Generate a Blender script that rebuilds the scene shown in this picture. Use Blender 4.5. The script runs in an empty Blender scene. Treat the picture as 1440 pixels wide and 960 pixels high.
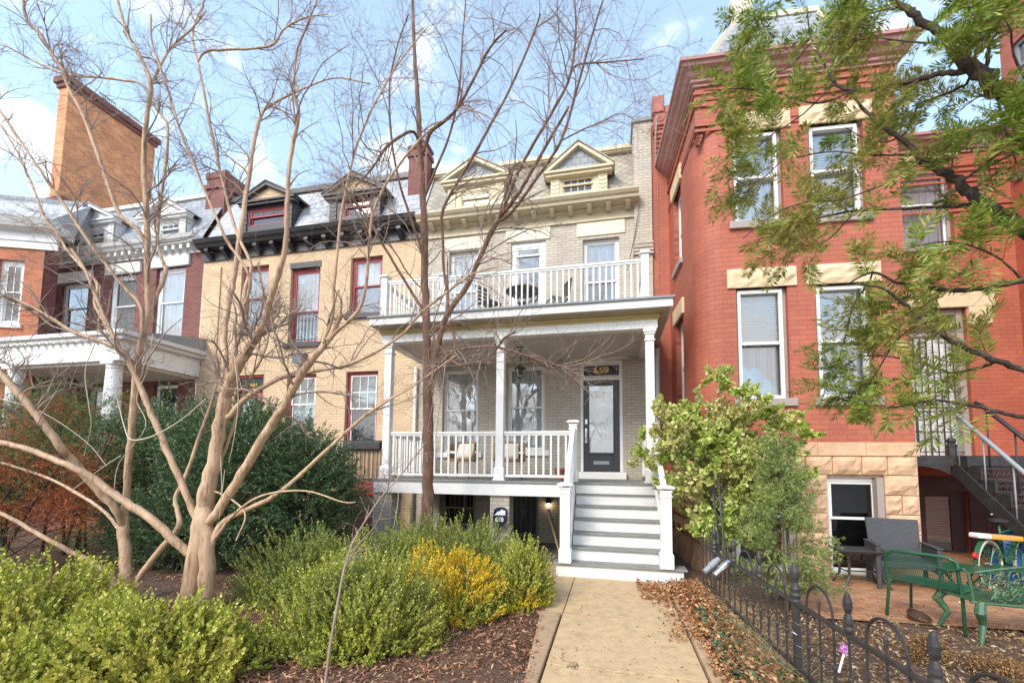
import bpy, math, random
import numpy as np
from mathutils import Vector, Matrix
R=random.Random(7); NR=np.random.default_rng(7)
S=bpy.context.scene; COL=S.collection
# ---------------------------------------------------------------- camera geometry (16 mm-class lens, shifted up)
FL=620.;PX=720.;PY=606.;CH=1.69
A_=math.atan(140/620.);PT=math.atan(48/620.);RL=math.radians(0.6)
fw=Vector((-math.sin(A_)*math.cos(PT),math.cos(A_)*math.cos(PT),math.sin(PT)))
r0=Vector((math.cos(A_),math.sin(A_),0)); u0=r0.cross(fw)
RR=math.cos(RL)*r0+math.sin(RL)*u0; UU=-math.sin(RL)*r0+math.cos(RL)*u0
CAM=Vector((0,0,CH))
def ray(x,y): return fw+RR*((x-PX)/FL)-UU*((y-PY)/FL)
def atY(x,y,Y): d=ray(x,y); return CAM+d*(Y/d.y)
def atZ(x,y,Z): d=ray(x,y); return CAM+d*((Z-CH)/d.z)
cd=bpy.data.cameras.new('camera'); cam=bpy.data.objects.new('camera',cd); COL.objects.link(cam)
cam.matrix_world=Matrix(((RR.x,UU.x,-fw.x,0),(RR.y,UU.y,-fw.y,0),(RR.z,UU.z,-fw.z,CH),(0,0,0,1)))
cd.sensor_width=36; cd.lens=FL/1440*36; cd.shift_y=(PY-480)/1440; cd.clip_start=.05; cd.clip_end=2000
S.camera=cam
class Fr:
    """local frame of a thing: origin on the ground, u along the facade, v into the house"""
    def __init__(s,x,y,deg=0):
        s.o=Vector((x,y,0)); a=math.radians(deg); s.a=a
        s.U=Vector((math.cos(a),math.sin(a),0)); s.V=Vector((-math.sin(a),math.cos(a),0))
    def at(s,x,y,v=0.):
        d=ray(x,y); t=((s.o-CAM).dot(s.V)+v)/d.dot(s.V); p=CAM+d*t-s.o
        return p.dot(s.U),p.z
    def u(s,x,y,v=0.): return s.at(x,y,v)[0]
    def z(s,x,y,v=0.): return s.at(x,y,v)[1]
    def atu(s,x,y,u):
        d=ray(x,y); t=((s.o-CAM).dot(s.U)+u)/d.dot(s.U); p=CAM+d*t-s.o
        return p.dot(s.V),p.z
    def rect(s,x0,y0,x1,y1,v=0.):
        ym=(y0+y1)/2; xm=(x0+x1)/2
        return s.u(x0,ym,v),s.u(x1,ym,v),s.z(xm,y1,v),s.z(xm,y0,v)
    def w(s,u,v,z): return s.o+s.U*u+s.V*v+Vector((0,0,z))
# ---------------------------------------------------------------- materials
def new_mat(name):
    m=bpy.data.materials.new(name); m.use_nodes=True; nt=m.node_tree
    return m,nt,nt.nodes['Principled BSDF']
def N(nt,t,**k):
    n=nt.nodes.new(t)
    for a,b in k.items():
        if a in n.inputs: n.inputs[a].default_value=b
        else: setattr(n,a,b)
    return n
def c4(c): return (c[0],c[1],c[2],1)
def noise_fac(nt,scale,detail=4,rough=.6,coord='Object',vec=None,lo=.3,hi=.7):
    n=N(nt,'ShaderNodeTexNoise'); n.inputs['Scale'].default_value=scale; n.inputs['Detail'].default_value=detail; n.inputs['Roughness'].default_value=rough
    if vec is None:
        tc=N(nt,'ShaderNodeTexCoord'); vec=tc.outputs[coord]
    nt.links.new(vec,n.inputs['Vector'])
    mr=N(nt,'ShaderNodeMapRange'); mr.inputs[1].default_value=lo; mr.inputs[2].default_value=hi
    nt.links.new(n.outputs['Fac'],mr.inputs[0]); return mr.outputs[0],n.outputs['Fac']
def mixc(nt,f,a,b):
    m=N(nt,'ShaderNodeMix'); m.data_type='RGBA'
    L=nt.links
    if hasattr(f,'links') or hasattr(f,'is_linked'): L.new(f,m.inputs[0])
    else: m.inputs[0].default_value=f
    for s,k in ((a,6),(b,7)):
        if isinstance(s,tuple): m.inputs[k].default_value=c4(s)
        else: L.new(s,m.inputs[k])
    return m.outputs[2]
def bumpn(nt,bsdf,h,strength,dist):
    b=N(nt,'ShaderNodeBump'); b.inputs['Strength'].default_value=strength; b.inputs['Distance'].default_value=dist
    nt.links.new(h,b.inputs['Height']); nt.links.new(b.outputs[0],bsdf.inputs['Normal']); return b
def plain(name,col,rough=.55,var=.12,scale=6,metal=0,bump=.15,bscale=60,dirt=None,dirtamt=.5,stretch=None,spec=.5):
    m,nt,b=new_mat(name); tc=N(nt,'ShaderNodeTexCoord'); vec=tc.outputs['Object']
    if stretch:
        mp=N(nt,'ShaderNodeMapping'); mp.inputs['Scale'].default_value=stretch; nt.links.new(vec,mp.inputs[0]); vec=mp.outputs[0]
    f,_=noise_fac(nt,scale,5,.65,vec=vec)
    a=tuple(c*(1-var) for c in col); d=tuple(min(1,c*(1+var)) for c in col)
    o=mixc(nt,f,a,d)
    if dirt:
        f2,_=noise_fac(nt,scale*.45,6,.75,vec=vec,lo=.52,hi=.75)
        mm=N(nt,'ShaderNodeMath',operation='MULTIPLY'); nt.links.new(f2,mm.inputs[0]); mm.inputs[1].default_value=dirtamt
        o=mixc(nt,mm.outputs[0],o,dirt)
    nt.links.new(o,b.inputs['Base Color']); b.inputs['Roughness'].default_value=rough; b.inputs['Metallic'].default_value=metal
    b.inputs['Specular IOR Level'].default_value=spec
    if bump:
        _,h=noise_fac(nt,bscale,4,.6,vec=vec); bumpn(nt,b,h,bump,.01)
    return m
def brick(name,c1,c2,mortar,bw=.215,rh=.072,ms=.006,bump=.5,rough=.8,stain=None,stainamt=.4,smooth=.3,blotch=.15):
    m,nt,b=new_mat(name); uv=N(nt,'ShaderNodeUVMap'); uv.uv_map='UVMap'; L=nt.links
    # slight wobble so courses are not ruler straight
    nz=N(nt,'ShaderNodeTexNoise'); nz.inputs['Scale'].default_value=1.3; L.new(uv.outputs[0],nz.inputs[0])
    vm=N(nt,'ShaderNodeVectorMath',operation='MULTIPLY_ADD'); L.new(nz.outputs['Color'],vm.inputs[0]); vm.inputs[1].default_value=(.006,.008,0); L.new(uv.outputs[0],vm.inputs[2])
    t=N(nt,'ShaderNodeTexBrick'); L.new(vm.outputs[0],t.inputs['Vector'])
    t.inputs['Scale'].default_value=1; t.inputs['Brick Width'].default_value=bw; t.inputs['Row Height'].default_value=rh
    t.inputs['Mortar Size'].default_value=ms; t.inputs['Mortar Smooth'].default_value=smooth; t.inputs['Bias'].default_value=-.1
    t.inputs['Color1'].default_value=c4(c1); t.inputs['Color2'].default_value=c4(c2); t.inputs['Mortar'].default_value=c4(mortar)
    f,_=noise_fac(nt,1.1,6,.7,vec=uv.outputs[0],lo=.3,hi=.75)
    hs=N(nt,'ShaderNodeHueSaturation'); L.new(t.outputs[0],hs.inputs['Color'])
    mr=N(nt,'ShaderNodeMapRange'); L.new(f,mr.inputs[0]); mr.inputs[3].default_value=1-blotch; mr.inputs[4].default_value=1+blotch; L.new(mr.outputs[0],hs.inputs['Value'])
    o=hs.outputs[0]
    if stain:
        mp=N(nt,'ShaderNodeMapping'); mp.inputs['Scale'].default_value=(1.6,.45,1); L.new(uv.outputs[0],mp.inputs[0])
        f2,_=noise_fac(nt,1.2,7,.75,vec=mp.outputs[0],lo=.52,hi=.78)
        mm=N(nt,'ShaderNodeMath',operation='MULTIPLY'); L.new(f2,mm.inputs[0]); mm.inputs[1].default_value=stainamt
        o=mixc(nt,mm.outputs[0],o,stain)
    L.new(o,b.inputs['Base Color']); b.inputs['Roughness'].default_value=rough
    # bump: mortar + grain
    _,g=noise_fac(nt,45,3,.6,vec=uv.outputs[0])
    inv=N(nt,'ShaderNodeMath',operation='MULTIPLY_ADD'); L.new(t.outputs['Fac'],inv.inputs[0]); inv.inputs[1].default_value=-1; 
    g2=N(nt,'ShaderNodeMath',operation='MULTIPLY'); L.new(g,g2.inputs[0]); g2.inputs[1].default_value=.35; L.new(g2.outputs[0],inv.inputs[2])
    bumpn(nt,b,inv.outputs[0],bump,.012); return m
def leafmat(name,ramp,rough=.5,trans=.3,patch=None,pscale=1.5,spec=.4,plo=.45,phi=.6):
    """per-leaf colour from a ramp; optional larger patches of another leaf colour"""
    m,nt,b=new_mat(name); L=nt.links
    g=N(nt,'ShaderNodeNewGeometry'); cr=N(nt,'ShaderNodeValToRGB'); L.new(g.outputs['Random Per Island'],cr.inputs[0])
    e=cr.color_ramp.elements
    while len(e)<len(ramp): e.new(.5)
    for i,(p,c) in enumerate(ramp): e[i].position=p; e[i].color=c4(c)
    o=cr.outputs[0]
    if patch:
        cr2=N(nt,'ShaderNodeValToRGB'); L.new(g.outputs['Random Per Island'],cr2.inputs[0]); e=cr2.color_ramp.elements
        while len(e)<len(patch): e.new(.5)
        for i,(p,c) in enumerate(patch): e[i].position=p; e[i].color=c4(c)
        f,_=noise_fac(nt,pscale,3,.6,lo=plo,hi=phi); o=mixc(nt,f,o,cr2.outputs[0])
    L.new(o,b.inputs['Base Color']); b.inputs['Roughness'].default_value=rough; b.inputs['Specular IOR Level'].default_value=spec
    if trans:
        tr=N(nt,'ShaderNodeBsdfTranslucent'); L.new(o,tr.inputs[0]); mx=N(nt,'ShaderNodeMixShader'); mx.inputs[0].default_value=trans
        L.new(b.outputs[0],mx.inputs[1]); L.new(tr.outputs[0],mx.inputs[2]); L.new(mx.outputs[0],nt.nodes['Material Output'].inputs[0])
    return m
def glassmat(name,tint=(.93,.95,.96),refl=.10,power=1.0):
    m,nt,b=new_mat(name); L=nt.links; nt.nodes.remove(b)
    tr=N(nt,'ShaderNodeBsdfTransparent'); tr.inputs[0].default_value=c4(tint)
    gl=N(nt,'ShaderNodeBsdfGlossy'); gl.inputs['Roughness'].default_value=.015
    fr=N(nt,'ShaderNodeFresnel'); fr.inputs[0].default_value=1.6
    ad=N(nt,'ShaderNodeMath',operation='ADD',use_clamp=True); L.new(fr.outputs[0],ad.inputs[0]); ad.inputs[1].default_value=refl
    _,h=noise_fac(nt,1.6,2,.5); bp=N(nt,'ShaderNodeBump'); bp.inputs['Strength'].default_value=.12; bp.inputs['Distance'].default_value=.05; L.new(h,bp.inputs['Height']); L.new(bp.outputs[0],gl.inputs['Normal'])
    mx=N(nt,'ShaderNodeMixShader'); L.new(ad.outputs[0],mx.inputs[0]); L.new(tr.outputs[0],mx.inputs[1]); L.new(gl.outputs[0],mx.inputs[2])
    L.new(mx.outputs[0],nt.nodes['Material Output'].inputs[0]); return m
def curtainmat(name,col,freq=22,trans=.0):
    m,nt,b=new_mat(name); L=nt.links; tc=N(nt,'ShaderNodeTexCoord')
    w=N(nt,'ShaderNodeTexWave'); w.inputs['Scale'].default_value=freq/6.283; w.inputs['Distortion'].default_value=2.5; w.inputs['Detail'].default_value=2; w.inputs['Detail Scale'].default_value=.6
    mp=N(nt,'ShaderNodeMapping'); mp.inputs['Scale'].default_value=(1,1,.12); L.new(tc.outputs['Object'],mp.inputs[0]); L.new(mp.outputs[0],w.inputs[0])
    b.inputs['Base Color'].default_value=c4(col); b.inputs['Roughness'].default_value=.9
    bumpn(nt,b,w.outputs['Fac'],1.,.03); return m
def blindmat(name,col):
    m,nt,b=new_mat(name); L=nt.links; tc=N(nt,'ShaderNodeTexCoord'); w=N(nt,'ShaderNodeTexWave',bands_direction='Z'); w.inputs['Scale'].default_value=6.5
    L.new(tc.outputs['Object'],w.inputs[0]); o=mixc(nt,w.outputs['Fac'],tuple(c*.55 for c in col),col); L.new(o,b.inputs['Base Color']); b.inputs['Roughness'].default_value=.6
    bumpn(nt,b,w.outputs['Fac'],.8,.01); return m
def slate(name,c1,c2,gap,bw=.2,rh=.16,diamond=False,rough=.5):
    m=brick(name,c1,c2,gap,bw=bw,rh=rh,ms=.006,bump=.6,rough=rough,smooth=.1,blotch=.2)
    if diamond:
        nt=m.node_tree; t=[n for n in nt.nodes if n.type=='TEX_BRICK'][0]; src=t.inputs['Vector'].links[0].from_socket
        mp=N(nt,'ShaderNodeMapping'); mp.inputs['Rotation'].default_value=(0,0,math.radians(45)); nt.links.new(src,mp.inputs[0]); nt.links.new(mp.outputs[0],t.inputs['Vector'])
        t.offset=0; t.inputs['Brick Width'].default_value=.17; t.inputs['Row Height'].default_value=.17
    return m
M={}
M['grey_brick']=brick('painted_grey_brick',(.52,.465,.385),(.45,.40,.325),(.31,.265,.21),stain=(.30,.26,.21),stainamt=.35,bump=.6)
M['yellow_brick']=brick('painted_yellow_brick',(.63,.455,.285),(.57,.405,.25),(.44,.31,.19),stain=(.42,.29,.15),stainamt=.35,bump=.55,ms=.007)
M['dark_brick']=brick('dark_red_brick',(.19,.055,.042),(.13,.035,.032),(.20,.12,.105),stain=(.08,.04,.035),stainamt=.4,ms=.008)
M['orange_brick']=brick('orange_brick',(.50,.15,.06),(.36,.095,.045),(.38,.22,.14),ms=.008,stain=(.2,.08,.05),stainamt=.3)
M['tower_brick']=brick('tower_brick',(.74,.29,.10),(.50,.13,.045),(.60,.42,.27),bw=.3,rh=.11,ms=.014,stain=(.40,.12,.06),stainamt=.65,blotch=.3)
M['red_brick']=brick('painted_red_brick',(.41,.115,.062),(.36,.094,.052),(.19,.045,.030),bw=.26,rh=.083,ms=.0035,bump=.4,rough=.65,stain=(.27,.062,.042),stainamt=.6,blotch=.16)
M['chimney_brick']=brick('chimney_brick',(.22,.06,.045),(.15,.04,.035),(.22,.14,.12),ms=.009,stain=(.06,.04,.04),stainamt=.6)
M['white']=plain('white_paint',(.78,.765,.735),.5,.05,3,dirt=(.48,.44,.38),dirtamt=.45,bump=.08)
M['old_white']=plain('weathered_white_boards',(.74,.73,.70),.65,.06,5,dirt=(.42,.38,.32),dirtamt=.6,bump=.3,bscale=30,stretch=(.6,3,3))
M['trim_white']=plain('cool_white_trim',(.66,.65,.63),.5,.06,3,dirt=(.42,.39,.35),dirtamt=.4)
M['cream']=plain('cream_stone_paint',(.70,.635,.49),.6,.06,4,dirt=(.5,.43,.3),dirtamt=.3,bump=.3)
M['mustard']=plain('mustard_trim_paint',(.57,.485,.325),.5,.07,4,dirt=(.36,.28,.15),dirtamt=.4)
M['gold']=plain('gold_trim_paint',(.48,.35,.12),.5,.08,4,dirt=(.3,.2,.07),dirtamt=.3)
M['soffit']=plain('beige_porch_ceiling',(.58,.53,.46),.6,.05,2,stretch=(6,.4,1),dirt=(.42,.37,.31),dirtamt=.3)
M['greyfloor']=plain('grey_deck_paint',(.21,.215,.20),.6,.18,8,dirt=(.40,.37,.31),dirtamt=.6,bump=.3)
M['black_trim']=plain('black_trim_paint',(.028,.027,.03),.45,.25,4,dirt=(.10,.09,.09),dirtamt=.3)
M['maroon']=plain('maroon_frame_paint',(.30,.022,.032),.45,.1,4)
M['taupe']=plain('taupe_frame_paint',(.33,.27,.235),.5,.07,4,dirt=(.22,.17,.15),dirtamt=.3)
M['pinkish']=plain('mauve_cornice_paint',(.40,.20,.175),.5,.08,3,dirt=(.25,.11,.09),dirtamt=.4)
M['terracotta']=plain('moulded_terracotta',(.38,.11,.08),.6,.15,8,bump=.6,bscale=20)
M['stone']=plain('tan_sandstone',(.57,.36,.215),.85,.2,5,dirt=(.36,.22,.13),dirtamt=.6,bump=.6,bscale=25)
M['stone_lintel']=plain('sandstone_lintel',(.66,.50,.31),.85,.13,6,dirt=(.45,.32,.19),dirtamt=.5,bump=.8,bscale=18)
M['mossy']=plain('mossy_sandstone',(.30,.27,.10),.9,.3,14,dirt=(.5,.36,.2),dirtamt=.5,bump=.6,bscale=25)
M['slate_pale']=slate('pale_fish_scale_slate',(.40,.35,.26),(.26,.24,.20),(.13,.11,.09),diamond=True)
M['slate_blue']=slate('blue_grey_slate',(.33,.35,.37),(.24,.26,.285),(.11,.12,.13),rough=.75)
M['slate_light']=slate('silvery_slate',(.48,.49,.51),(.36,.375,.40),(.2,.21,.23),bw=.28,rh=.2,rough=.75)
M['flatroof']=plain('tar_roof',(.12,.12,.12),.9,.2,3)
M['glass']=glassmat('window_glass',refl=.16); M['glass_bright']=glassmat('window_glass_reflective',refl=.22)
M['glass_dark']=glassmat('dim_window_glass',tint=(.4,.42,.43),refl=.05)
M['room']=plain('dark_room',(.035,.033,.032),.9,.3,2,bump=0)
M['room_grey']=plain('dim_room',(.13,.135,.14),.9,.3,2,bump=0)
M['curtain']=curtainmat('white_curtain',(.88,.88,.87)); M['curtain_grey']=curtainmat('grey_sheer',(.50,.51,.52)); M['blind']=blindmat('white_blind',(.86,.86,.84))
M['blind_grey']=blindmat('grey_green_blind',(.40,.43,.38))
M['door_black']=plain('black_door_paint',(.03,.032,.038),.35,.15,4)
M['steel']=plain('brushed_steel',(.62,.61,.58),.3,.05,9,metal=1)
M['iron']=plain('black_wrought_iron',(.035,.033,.032),.5,.3,12,dirt=(.14,.10,.08),dirtamt=.4,bump=.3)
M['iron_grey']=plain('grey_security_bars',(.17,.165,.155),.5,.2,12)
M['lead']=plain('grey_flashing',(.24,.26,.27),.5,.1,3,dirt=(.4,.4,.4),dirtamt=.3)
M['brownwood']=plain('brown_wood',(.24,.10,.035),.5,.25,20,stretch=(1,1,6),bump=.3)
M['darkbrown']=plain('dark_brown_paint',(.055,.025,.024),.5,.2,5)
M['lumber']=plain('raw_lumber',(.55,.40,.24),.7,.2,10,stretch=(6,6,1))
M['deck_wood']=plain('cedar_slats',(.46,.30,.18),.7,.2,10)
M['goldnum']=plain('gold_numerals',(.75,.50,.08),.35,.05,9,metal=.3,bump=0)
M['numwhite']=plain('white_numerals',(.75,.74,.68),.5,.1,30,bump=0)
M['numgreen']=plain('green_number_plate',(.02,.035,.025),.4,.1,9)
M['plate']=plain('black_number_plate',(.02,.02,.022),.3,.1,9)
M['green_metal']=plain('green_enamel',(.018,.095,.045),.35,.15,10,dirt=(.15,.2,.12),dirtamt=.25)
M['green_old']=plain('mossy_green_iron',(.04,.11,.055),.5,.3,22,dirt=(.18,.19,.04),dirtamt=.8,bump=.4)
M['wicker']=brick('grey_wicker',(.085,.088,.095),(.065,.068,.075),(.025,.025,.03),bw=.03,rh=.018,ms=.0025,bump=.8,rough=.6,smooth=.5)
M['rattan']=brick('honey_rattan',(.55,.33,.15),(.46,.26,.11),(.22,.11,.05),bw=.03,rh=.018,ms=.0025,bump=.8,rough=.6,smooth=.5)
M['cushion']=plain('cream_cushion',(.68,.62,.52),.9,.06,8,bump=.3)
M['pot']=plain('terracotta_pot',(.38,.13,.07),.8,.15,9)
M['potbrown']=plain('brown_plastic_pot',(.07,.04,.025),.7,.2,9)
M['tyre']=plain('cream_tyre',(.60,.52,.38),.7,.12,9); M['rubber']=plain('black_rubber',(.02,.02,.02),.7,.1,9)
M['red_plastic']=plain('red_reflector',(.7,.01,.015),.25,.05,9)
M['tarp']=plain('blue_tarp',(.01,.10,.36),.45,.25,7,bump=.6,bscale=8)
M['board']=plain('orange_varnished_board',(.62,.30,.05),.4,.2,10,stretch=(1,6,6),dirt=(.5,.4,.25),dirtamt=.5)
M['navy']=plain('navy_mailbox',(.022,.026,.06),.3,.25,20,metal=.3); M['paper']=plain('white_paper',(.72,.74,.85),.8,.05,9)
m,nt,b=new_mat('lit_bulb'); b.inputs['Emission Color'].default_value=(1,.78,.5,1); b.inputs['Emission Strength'].default_value=14; M['bulb']=m
m,nt,b=new_mat('plant_tag_print'); f,_=noise_fac(nt,28,3,.7); cr=N(nt,'ShaderNodeValToRGB'); e=cr.color_ramp.elements
e[0].color=(.05,.04,.4,1); e[1].color=(.85,.85,.8,1); x=e.new(.45); x.color=(.45,.06,.32,1); nt.links.new(f,cr.inputs[0]); nt.links.new(cr.outputs[0],b.inputs['Base Color']); M['tag']=m
# ---------------------------------------------------------------- mesh builder
def link(name,me,parent,mat,loc=None):
    o=bpy.data.objects.new(name,me)
    if mat is not None and len(me.materials)==0: me.materials.append(mat)
    COL.objects.link(o)
    if parent: o.parent=parent
    if loc is not None: o.location=loc
    return o
class MB:
    def __init__(s): s.v=[]; s.f=[]; s.uv=[]
    def add(s,vs,fs,uvs=None):
        b=len(s.v); s.v+= [tuple(p) for p in vs]
        for i,f in enumerate(fs):
            s.f.append(tuple(b+k for k in f)); s.uv.append(uvs[i] if uvs else None)
        return s
    def box(s,x0,x1,y0,y1,z0,z1):
        if x0>x1:x0,x1=x1,x0
        if y0>y1:y0,y1=y1,y0
        if z0>z1:z0,z1=z1,z0
        return s.add([(x0,y0,z0),(x1,y0,z0),(x1,y1,z0),(x0,y1,z0),(x0,y0,z1),(x1,y0,z1),(x1,y1,z1),(x0,y1,z1)],
              [(0,3,2,1),(4,5,6,7),(0,1,5,4),(1,2,6,5),(2,3,7,6),(3,0,4,7)])
    def taper(s,x0,x1,y0,y1,z0,z1,d):
        return s.add([(x0,y0,z0),(x1,y0,z0),(x1,y1,z0),(x0,y1,z0),(x0+d,y0+d,z1),(x1-d,y0+d,z1),(x1-d,y1-d,z1),(x0+d,y1-d,z1)],
              [(0,3,2,1),(4,5,6,7),(0,1,5,4),(1,2,6,5),(2,3,7,6),(3,0,4,7)])
    def bar(s,p,q,w,h,up=(0,0,1)):
        p=Vector(p);q=Vector(q);d=(q-p).normalized(); upv=Vector(up)
        if abs(d.dot(upv))>.98: upv=Vector((1,0,0))
        a=d.cross(upv).normalized(); c=a.cross(d).normalized(); vs=[]
        for o in (p,q):
            for i,j in ((-1,-1),(1,-1),(1,1),(-1,1)): vs.append(o+a*i*w/2+c*j*h/2)
        return s.add(vs,[(0,1,2,3)[::-1],(4,5,6,7),(0,1,5,4),(1,2,6,5),(2,3,7,6),(3,0,4,7)])
    def tube(s,pts,r,k=8,caps=True):
        pts=[Vector(p) for p in pts]; n=len(pts); rs=r if isinstance(r,(list,tuple)) else [r]*n
        b=len(s.v); ref=None
        for i,p in enumerate(pts):
            d=(pts[min(i+1,n-1)]-pts[max(i-1,0)])
            if d.length<1e-9: d=Vector((0,0,1))
            d.normalize()
            if ref is None: ref=Vector((0,0,1)) if abs(d.z)<.9 else Vector((1,0,0)); a=d.cross(ref).normalized()
            else:
                a=a-d*a.dot(d)
                a=a.normalized() if a.length>1e-6 else d.cross(Vector((.3,.5,.8))).normalized()
            c=d.cross(a)
            for j in range(k):
                t=2*math.pi*j/k; s.v.append(tuple(p+(a*math.cos(t)+c*math.sin(t))*rs[i]))
        for i in range(n-1):
            for j in range(k):
                s.f.append((b+i*k+j,b+i*k+(j+1)%k,b+(i+1)*k+(j+1)%k,b+(i+1)*k+j)); s.uv.append(None)
        if caps:
            s.f.append(tuple(b+j for j in range(k))[::-1]); s.uv.append(None)
            s.f.append(tuple(b+(n-1)*k+j for j in range(k))); s.uv.append(None)
        return s
    def lathe(s,cx,cy,prof,k=16,axis='z'):
        b=len(s.v)
        for r,z in prof:
            for j in range(k):
                t=2*math.pi*j/k
                if axis=='z': s.v.append((cx+r*math.cos(t),cy+r*math.sin(t),z))
                else: s.v.append((cx+r*math.cos(t),z,cy+r*math.sin(t)))
        for i in range(len(prof)-1):
            for j in range(k):
                s.f.append((b+i*k+j,b+i*k+(j+1)%k,b+(i+1)*k+(j+1)%k,b+(i+1)*k+j)); s.uv.append(None)
        s.f.append(tuple(b+j for j in range(k))[::-1]); s.uv.append(None)
        s.f.append(tuple(b+(len(prof)-1)*k+j for j in range(k))); s.uv.append(None)
        return s
    def prism(s,poly,axis,a0,a1):
        """extrude a 2-D polygon along an axis; poly coords are the other two axes in xyz order"""
        def P(p,a): return {'x':(a,p[0],p[1]),'y':(p[0],a,p[1]),'z':(p[0],p[1],a)}[axis]
        n=len(poly); vs=[P(p,a0) for p in poly]+[P(p,a1) for p in poly]
        fs=[tuple(range(n))[::-1],tuple(range(n,2*n))]+[(i,(i+1)%n,n+(i+1)%n,n+i) for i in range(n)]
        return s.add(vs,fs)
    def wall(s,u0,u1,z0,z1,holes,v=0.,depth=.3,thick=.3):
        us=sorted(set([u0,u1]+[min(max(h[i],u0),u1) for h in holes for i in (0,1)])); zs=sorted(set([z0,z1]+[min(max(h[i],z0),z1) for h in holes for i in (2,3)]))
        for i in range(len(us)-1):
            for j in range(len(zs)-1):
                cu=(us[i]+us[i+1])/2; cz=(zs[j]+zs[j+1])/2
                if any(h[0]<cu<h[1] and h[2]<cz<h[3] for h in holes): continue
                s.add([(us[i],v,zs[j]),(us[i+1],v,zs[j]),(us[i+1],v,zs[j+1]),(us[i],v,zs[j+1])],[(0,1,2,3)])
        for a,b,c,d in holes:
            e=v+depth
            s.add([(a,v,c),(a,e,c),(a,e,d),(a,v,d)],[(0,1,2,3)]); s.add([(b,v,c),(b,e,c),(b,e,d),(b,v,d)],[(3,2,1,0)])
            s.add([(a,v,c),(b,v,c),(b,e,c),(a,e,c)],[(0,1,2,3)]); s.add([(a,v,d),(b,v,d),(b,e,d),(a,e,d)],[(3,2,1,0)])
        return s
    def build(s,name,mat,parent=None,smooth=False,bevel=0,loc=None,mw=None):
        me=bpy.data.meshes.new(name); me.from_pydata(s.v,[],s.f); me.update()
        uvl=me.uv_layers.new(name='UVMap')
        buf=np.zeros(len(me.loops)*2,dtype=np.float32)
        for p in me.polygons:
            cu=s.uv[p.index]
            n=p.normal; ax=0 if abs(n.z)>.72 else (1 if abs(n.x)>abs(n.y) else 2)
            for k,li in enumerate(p.loop_indices):
                if cu: x,y=cu[k]
                else:
                    co=s.v[me.loops[li].vertex_index]
                    x,y=((co[0],co[1]),(co[1],co[2]),(co[0],co[2]))[ax]
                buf[2*li]=x; buf[2*li+1]=y
        uvl.data.foreach_set('uv',buf)
        if smooth:
            me.polygons.foreach_set('use_smooth',[True]*len(me.polygons))
        o=link(name,me,parent,mat,loc)
        if bevel:
            b=o.modifiers.new('edge','BEVEL'); b.width=bevel; b.segments=2; b.limit_method='ANGLE'; b.angle_limit=.9; b.harden_normals=False
        return o
def tag(o,label=None,cat=None,group=None,kind=None):
    if label:o['label']=label
    if cat:o['category']=cat
    if group:o['group']=group
    if kind:o['kind']=kind
    return o
def root(name,fr_or_loc,label,cat,group=None):
    o=bpy.data.objects.new(name,None); o.empty_display_size=.2; COL.objects.link(o)
    if isinstance(fr_or_loc,Fr): o.location=fr_or_loc.o; o.rotation_euler.z=fr_or_loc.a
    else: o.location=fr_or_loc
    return tag(o,label,cat,group)
def dup(o,loc=None,rz=None,label=None,parent=None):
    c=o.copy(); COL.objects.link(c); c.parent=parent
    for ch in [x for x in bpy.data.objects if x.parent==o]: dup(ch,parent=c)
    if loc is not None: c.location=loc
    if rz is not None: c.rotation_euler.z=rz
    if label: c['label']=label
    return c
def npmesh(name,V,F,mat,parent=None,smooth=False,loc=None):
    """numpy mesh of quads"""
    me=bpy.data.meshes.new(name); V=np.asarray(V,np.float32).reshape(-1,3); F=np.asarray(F,np.int32)
    nf,k=F.shape
    me.vertices.add(len(V)); me.vertices.foreach_set('co',V.ravel()); me.loops.add(nf*k); me.loops.foreach_set('vertex_index',F.ravel())
    me.polygons.add(nf); me.polygons.foreach_set('loop_start',np.arange(0,nf*k,k,dtype=np.int32)); me.polygons.foreach_set('loop_total',np.full(nf,k,dtype=np.int32))
    if smooth: me.polygons.foreach_set('use_smooth',np.ones(nf,dtype=bool))
    me.update(calc_edges=True); me.validate()
    return link(name,me,parent,mat,loc)
# letters drawn with text curves turned into meshes
def text(name,body,size,mat,parent,loc,rot=(math.pi/2,0,0),ext=.004,width=1.0):
    cu=bpy.data.curves.new(name,'FONT'); cu.body=body; cu.size=size; cu.extrude=ext; cu.align_x='CENTER'; cu.align_y='CENTER'; cu.offset=size*.02
    t=bpy.data.objects.new(name,cu); COL.objects.link(t); dg=bpy.context.evaluated_depsgraph_get(); me=bpy.data.meshes.new_from_object(t.evaluated_get(dg))
    bpy.data.objects.remove(t); o=link(name,me,parent,mat,loc); o.rotation_euler=rot; o.scale=(width,1,1); return o
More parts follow.
